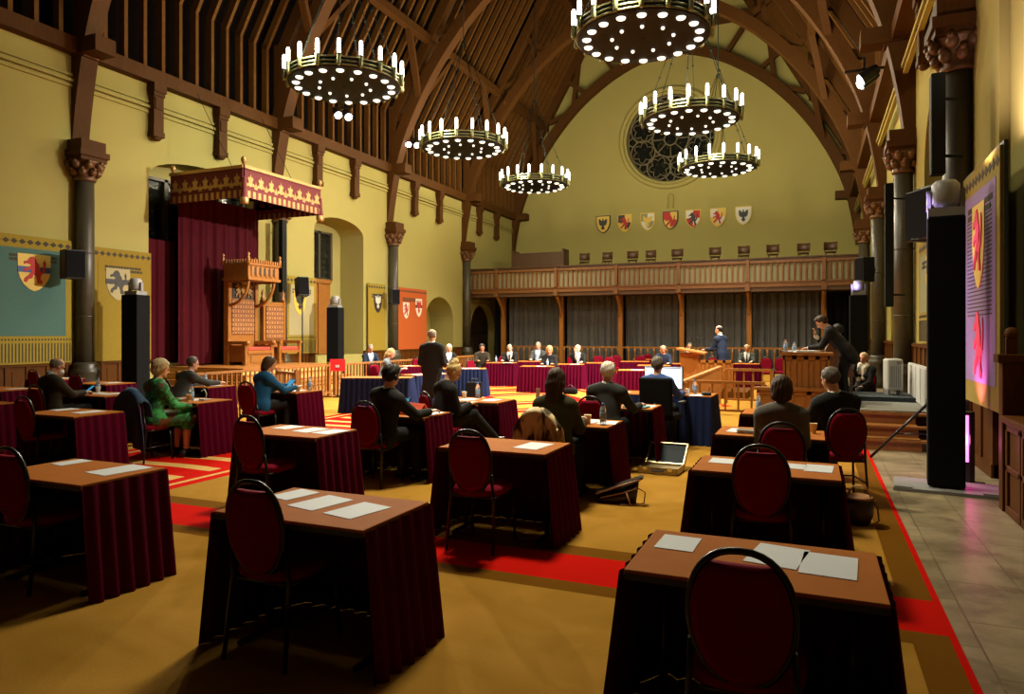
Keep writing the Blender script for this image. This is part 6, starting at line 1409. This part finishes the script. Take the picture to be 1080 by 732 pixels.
    if dress:
        K = []
        for sg in (1, -1): hj, kn, an, to, he = lg[sg]; K += [cap(hj, kn, 0.115 * s, 0.10 * s, 0.06), cap(kn, kn * 0.75 + an * 0.25, 0.09 * s, 0.085 * s, 0.06)]
        K += [cap(T(-0.06, 0, 0.03), T(0.06, 0, 0.03), 0.15 * s, 0.15 * s, 0.05, flat)]; np_obj('skirt', sdf_mesh(K, h), [dress], t)
    else:
        K = [cap(T(-0.055, 0, 0.02), T(0.055, 0, 0.02), 0.138 * s, 0.138 * s, 0.05, flat)]
        for sg in (1, -1): hj, kn, an, to, he = lg[sg]; K += [cap(hj, kn, 0.096 * s, 0.074 * s, 0.04), cap(kn, an + V(0, 0, 0.0), 0.072 * s, 0.058 * s, 0.02)]
        np_obj('trousers', sdf_mesh(K, h), [legs], t)
    for sg in (1, -1):
        hj, kn, an, to, he = lg[sg]; np_obj('shoe', sdf_mesh([cap(he, to, 0.046, 0.040, 0.02), cap(he, an + V(0, 0, 0.0), 0.044, 0.044, 0.02)], min(h, 0.014), [], [lambda X, Y, Z, q=min(he[2], to[2]) - 0.040: q - Z + 0 * X + 0 * Y]), ['shoe_black'], t)
    # hair
    loc = lambda X, Y, Z: [(X - hc[0]) * HM[0, i] + (Y - hc[1]) * HM[1, i] + (Z - hc[2]) * HM[2, i] for i in range(3)]
    hh = min(h, 0.011)
    base = [ell(H(0, -0.022, 0.032), (0.086 * s, 0.100 * s, 0.098 * s), HM, 0.02)]
    def face(X, Y, Z):   # keep what is not face: cut forward-below
        a, b, c = loc(X, Y, Z); return np.minimum(b * 0.85 - c * 0.55 + 0.0 * a - 0.002 * s, 0.25)
    def nape(X, Y, Z, q=-0.075): a, b, c = loc(X, Y, Z); return q * s - c + 0 * a + 0 * b
    if hair == 'short': HR = (base, [], [face, nape])
    elif hair == 'bald':
        HR = (base, [ell(H(0, 0.0, 0.10), (0.075 * s, 0.12 * s, 0.072 * s), HM)], [lambda X, Y, Z: face(X, Y, Z) + 0.016 * s, nape])
    elif hair == 'full': HR = (base + [ell(H(0, 0.035, 0.085), (0.065 * s, 0.06 * s, 0.035 * s), HM, 0.02), ell(H(0, -0.05, 0.02), (0.084 * s, 0.075 * s, 0.095 * s), HM, 0.02)], [], [lambda X, Y, Z: face(X, Y, Z) - 0.008, nape])
    elif hair == 'bob': HR = (base + [ell(H(0, -0.035, -0.01), (0.098 * s, 0.092 * s, 0.125 * s), HM, 0.02), ell(H(0, -0.04, -0.085), (0.092 * s, 0.075 * s, 0.075 * s), HM, 0.02)], [], [lambda X, Y, Z: face(X, Y, Z) - 0.012, lambda X, Y, Z: nape(X, Y, Z, -0.150)])
    elif hair == 'fluffy': HR = (base + [ell(H(0, -0.025, 0.035), (0.108 * s, 0.115 * s, 0.105 * s), HM, 0.02), ell(H(0, -0.05, -0.03), (0.096 * s, 0.075 * s, 0.075 * s), HM, 0.02)], [], [lambda X, Y, Z: face(X, Y, Z) - 0.016, lambda X, Y, Z: nape(X, Y, Z, -0.10)])
    elif hair == 'long': HR = (base + [ell(H(0, -0.045, -0.03), (0.090 * s, 0.080 * s, 0.13 * s), HM, 0.03), cap(H(-0.025, -0.06, -0.06), hc - up * 0.33 * s - fw * 0.10 * s + rt * -0.01, 0.075 * s, 0.035 * s, 0.04), cap(H(0.03, -0.06, -0.06), hc - up * 0.28 * s - fw * 0.10 * s + rt * 0.02, 0.07 * s, 0.04 * s, 0.04)], [], [lambda X, Y, Z: face(X, Y, Z) - 0.008])
    elif hair == 'bun': HR = (base + [ell(H(0, -0.06, 0.125), (0.05 * s, 0.05 * s, 0.048 * s), HM, 0.012), ell(H(0.02, -0.09, 0.09), (0.035 * s, 0.03 * s, 0.03 * s), HM, 0.015)], [], [face, lambda X, Y, Z: nape(X, Y, Z, -0.06)])
    np_obj('hair', sdf_mesh(HR[0], hh, HR[1], HR[2]), [hairm], t, None, None, (hc, HM, 0.0035 if hair in ('fluffy', 'bun', 'full') else 0.0022))
    if extra: extra(t, H, HM, s, T, arms)
    return t

def add_mask(t, H, HM, s, T, arms):
    np_obj('face_mask', sdf_mesh([ell(H(0, 0.062, -0.052), (0.062 * s, 0.056 * s, 0.050 * s), HM)], 0.01, [], [lambda X, Y, Z: -(((X - H(0, 0.03, 0)[0]) * HM[0, 1] + (Y - H(0, 0.03, 0)[1]) * HM[1, 1] + (Z - H(0, 0.03, 0)[2]) * HM[2, 1]))]), ['mask_white'], t)
    mb = MB(); pts = [(0.035, 0.083, 0.0), (0.036, 0.088, 0.018), (0.0, 0.098, 0.01), (-0.036, 0.088, 0.018), (-0.035, 0.083, 0.0)]
    mb.tube([H(0.075, -0.01, 0.01), H(0.055, 0.085, 0.01), H(0, 0.104, 0.008), H(-0.055, 0.085, 0.01), H(-0.075, -0.01, 0.01)], 0.0035, 5); mb.build('glasses', 'black_metal', t)
def add_headset(t, H, HM, s, T, arms):
    mb = MB(); mb.tube([H(0.088 * math.cos(a), -0.02, 0.0 + 0.132 * math.sin(a)) for a in [PI * i / 12 for i in range(13)]], 0.008, 6)
    for sg in (1, -1): mb.ball(H(sg * 0.088, -0.015, -0.01), (0.018, 0.03, 0.036), 8, 6)
    mb.tube([H(0.09, 0.0, -0.02), H(0.085, 0.07, -0.07), H(0.04, 0.11, -0.075)], 0.005, 5); mb.build('headset', 'black_plastic', t)
def add_scarf(t, H, HM, s, T, arms):
    np_obj('scarf', sdf_mesh([cap(T(-0.06, 0.02, 0.51), T(0.06, 0.02, 0.51), 0.075, 0.075, 0.03), cap(T(0.05, 0.10, 0.47), T(0.06, 0.13, 0.22), 0.05, 0.04, 0.03), cap(T(-0.05, 0.10, 0.47), T(-0.04, 0.13, 0.25), 0.05, 0.04, 0.03)], 0.014), ['scarf_white'], t)
G1, G2 = 'people seated at the burgundy tables', 'people in the far rows'
FL = CH_
person('man in dark suit with face mask and glasses looking at a phone', -10.2, 6.85, FL, -6, G1, lean=2, head=(-4, 28, 0), Rh=(0.07, 0.40, 0.80), Lh=(-0.07, 0.38, 0.79), hair='bald', hairm='hair_grey', skin='skin', jacket='suit_brown', shirt='shirt_pale', h=0.011, extra=add_mask, curl=0.8)
person('blond woman in a green patterned dress sitting with her back to us', -8.08, 6.78, FL, -14, G1, lean=10, female=True, head=(-12, 14, 0), Rh=(0.20, 0.40, 0.70), Lh=(-0.15, 0.42, 0.76), hair='fluffy', hairm='hair_ash', jacket='dress_green', openf=False, dress='dress_green', h=0.011)
person('man in dark grey jacket leaning far forward over his papers', -10.12, 8.98, FL, -8, G1, lean=30, head=(-18, 12, 0), Rh=(0.20, 0.66, 0.80), Lh=(-0.10, 0.62, 0.79), hair='short', hairm='hair_salt', jacket='suit_grey', h=0.012)
person('dark-haired woman in bright blue jacket holding a tablet', -8.0, 8.68, FL, -14, G1, lean=14, female=True, head=(-10, 20, 0), Rh=(0.20, 0.50, 0.82), Lh=(-0.02, 0.50, 0.84), hair='bob', hairm='hair_brown', jacket='jacket_blue', openf=False, h=0.012, curl=0.7)
person('man in black suit wearing a headset, seated at the red folders', -4.42, 6.72, FL, -16, G1, lean=8, side=6, head=(0, 4, 6), Rh=(0.26, 0.46, 0.79), Lh=(-0.12, 0.42, 0.79), hair='full', hairm='hair_dark', jacket='suit_black', h=0.010, extra=add_headset)
person('blond woman in black with a hair bun, legs crossed, reading her phone', -4.42, 8.05, FL, -34, G1, lean=14, female=True, head=(-12, 34, 0), Rh=(0.10, 0.36, 0.76), Lh=(-0.02, 0.38, 0.75), hair='bun', hairm='hair_blond', jacket='knit_grey' if False else 'suit_black', openf=False, knees=((0.08, 0.40, 0.63), (-0.06, 0.42, 0.54)), feet=((0.10, 0.72, 0.30), (-0.02, 0.40, 0.09)), h=0.010, curl=0.8)
person('woman in olive top with long brown hair sitting before the fur coat', -2.36, 6.62, FL, -4, G1, lean=9, female=True, head=(4, 6, 0), Rh=(0.14, 0.40, 0.79), Lh=(-0.14, 0.40, 0.79), hair='long', hairm='hair_brown', jacket='knit_olive', openf=False, h=0.010)
person('white-haired man in charcoal suit seen from behind', -2.34, 8.42, FL, -4, G1, lean=12, s=1.0, head=(0, 10, 0), Rh=(0.30, 0.44, 0.78), Lh=(-0.28, 0.40, 0.79), hair='full', hairm='hair_white', jacket='suit_charcoal', h=0.010)
person('man in blue shirt facing the monitor in a black office chair', -2.12, 10.42, FL, -8, None, lean=8, head=(0, 6, 0), Rh=(0.26, 0.44, 0.79), Lh=(-0.24, 0.42, 0.79), hair='full', hairm='hair_salt', jacket='shirt_blue', openf=False, h=0.011)
person('dark-bobbed woman in grey sweater sitting with her back to us', -.26, 6.72, FL, 0, G1, lean=12, female=True, s=0.97, head=(-2, 14, 0), Rh=(0.12, 0.36, 0.79), Lh=(-0.14, 0.40, 0.79), hair='bob', hairm='hair_brown', jacket='knit_grey', openf=False, h=0.009)
person('grey-haired man in black suit leaning toward the left near the oak steps',   .25, 8.05, FL, 28, G1, lean=11, side=-4, head=(18, 8, -6), Rh=(0.22, 0.40, 0.79), Lh=(-0.22, 0.44, 0.79), hair='short', hairm='hair_salt', jacket='suit_black', h=0.010)
person('tall man standing in a black tailcoat with his back to us', -7.08, 12.5, FL, 6, None, seat=False, s=1.03, lean=1, head=(-4, 2, 0), Rh=(0.20, 0.20, 1.02), Lh=(-0.20, 0.18, 1.02), hair='bald', hairm='hair_grey', jacket='suit_black', tails=True, h=0.011, jlen=0.0)
person('blond woman in grey-blue jacket writing at the far blue desk', -9.82, 14.9, FL, -62, G2, lean=16, female=True, head=(-4, 26, 0), hair='long', hairm='hair_blond', jacket='jacket_grey', shirt='suit_black', h=0.014)
person('grey-haired man in blue suit sitting below the narrow yellow tapestry', -12.72, 18.5, FL, -125, G2, lean=6, hair='short', hairm='hair_grey', skin='skin_ruddy', jacket='suit_navy', shirt='shirt_pale', tie=False, h=0.016)
person('white-haired woman in black sitting behind the standing man', -10.72, 19.95, FL, -150, G2, lean=6, female=True, hair='bob', hairm='hair_white', jacket='suit_black', shirt='shirt_white', h=0.016)
person('dark-haired person in dark clothes beside the white-haired woman', -10.1, 21.1, FL, -150, G2, lean=10, hair='full', hairm='hair_dark', skin='skin_ruddy', jacket='suit_brown', openf=False, h=0.016)
person('man in dark suit and tie at far left of the four facing us', -9.26, 21.52, FL, 190, G2, lean=10, head=(0, 14, 0), hair='bald', hairm='hair_dark', skin='skin_pale', jacket='suit_black', h=0.015)
person('man in grey jacket and pale open-collar shirt facing us', -8.78, 22.85, FL, 190, G2, lean=4, s=1.05, head=(0, 4, 0), hair='short', hairm='hair_grey', jacket='suit_grey', shirt='shirt_pale', tie=False, h=0.015)
person('blond woman in black facing us at the nearest far table', -7.2, 19.72, FL, 190, G2, lean=14, female=True, head=(0, 14, 0), hair='bob', hairm='hair_blond', skin='skin_ruddy', jacket='suit_black', openf=False, h=0.015)
person('white-haired man in black facing us with one hand at his mouth', -6.85, 21.35, FL, 190, G2, lean=8, head=(0, 8, 0), Rh=(0.05, 0.16, 1.10), hair='bald', hairm='hair_white', skin='skin_pale', jacket='suit_black', tie=False, h=0.015)
person('bald man in dark blue facing us just above the monitor', -4.2, 21.55, FL, 190, G2, lean=8, head=(0, 16, 0), hair='bald', hairm='hair_grey', skin='skin_ruddy', jacket='suit_navy', openf=False, h=0.016)
person('man in dark jacket and white shirt facing us right of the monitor', -3.65, 23.1, FL, 190, G2, lean=2, s=1.04, head=(0, 4, 0), hair='short', hairm='hair_salt', skin='skin', jacket='suit_grey', tie=False, h=0.016)
person('grey-haired man in suit seated just behind the speaker', -1.95, 23.75, FL, 180, G2, lean=4, head=(0, 8, 0), hair='bald', hairm='hair_white', skin='skin', jacket='suit_grey', h=0.016)
person('bald man in navy suit speaking at the oak lectern', -2.28, 19.62, 0.2, 62, None, seat=False, s=1.0, lean=10, head=(8, 6, 0), Rh=(0.22, 0.34, 1.06), Lh=(-0.20, 0.36, 1.06), hair='bald', hairm='hair_dark', skin='skin_pale', jacket='suit_navy', shirt='shirt_white', h=0.012, jlen=0.12)
person('man in black suit standing bent over the high desk, hand to his face', .50, 13.75, 0.485, 75, None, seat=False, s=0.98, lean=39, head=(6, 40, 0), Rh=(0.04, 0.49, 1.17), Lh=(-0.16, 0.56, 0.95), Rpole=(0.5, 0.3, -0.9), handdir=((0.0, -0.05, 1.0), (0, 1, -0.1)), hair='full', hairm='hair_brown', skin='skin', jacket='suit_black', h=0.011, jlen=0.12, curl=0.7)
person('dark-haired person seated in the brown chair behind the bent man', .40, 14.95, 0.485, 60, None, lean=2, s=1.06, head=(0, 2, 0), hair='short', hairm='hair_dark', skin='skin_ruddy', jacket='suit_black', h=0.016)
person('woman with white scarf and black coat seated behind the dais, hand at her cheek', .96, 16.2, 0.0, 150, None, lean=4, s=0.95, female=True, head=(0, 6, 0), Rh=(0.09, 0.14, 1.08), Lh=(-0.10, 0.30, 0.62), hair='short', hairm='hair_ash', skin='skin_ruddy', jacket='suit_black', openf=False, h=0.013, extra=add_scarf)
# the phone the masked man holds
t = thing('mobile_phone', (-10.16, 7.31, 0.815), 0, 'small phone held by the mask-wearing man', 'phone'); t.rotation_euler = (R(-55), 0, R(-6))
MB().lohi((-0.035, -0.005, 0), (0.035, 0.004, 0.14)).build('case', 'black_plastic', t); MB().lohi((-0.031, -0.006, 0.008), (0.031, -0.005, 0.132)).build('screen', 'screen_blue', t)

# ------------------------------------------------------------------ render look
w = bpy.data.worlds.new('night'); SC.world = w; w.use_nodes = True
w.node_tree.nodes['Background'].inputs[0].default_value = (0.02, 0.02, 0.03, 1); w.node_tree.nodes['Background'].inputs[1].default_value = 0.15
vs_ = SC.view_settings; vs_.view_transform = 'Standard'; vs_.look = 'None'; vs_.gamma = 1.0; vs_.use_curve_mapping = False; vs_.exposure = 0.0
SC.cycles.use_denoising = True
SC.cycles.max_bounces = 6
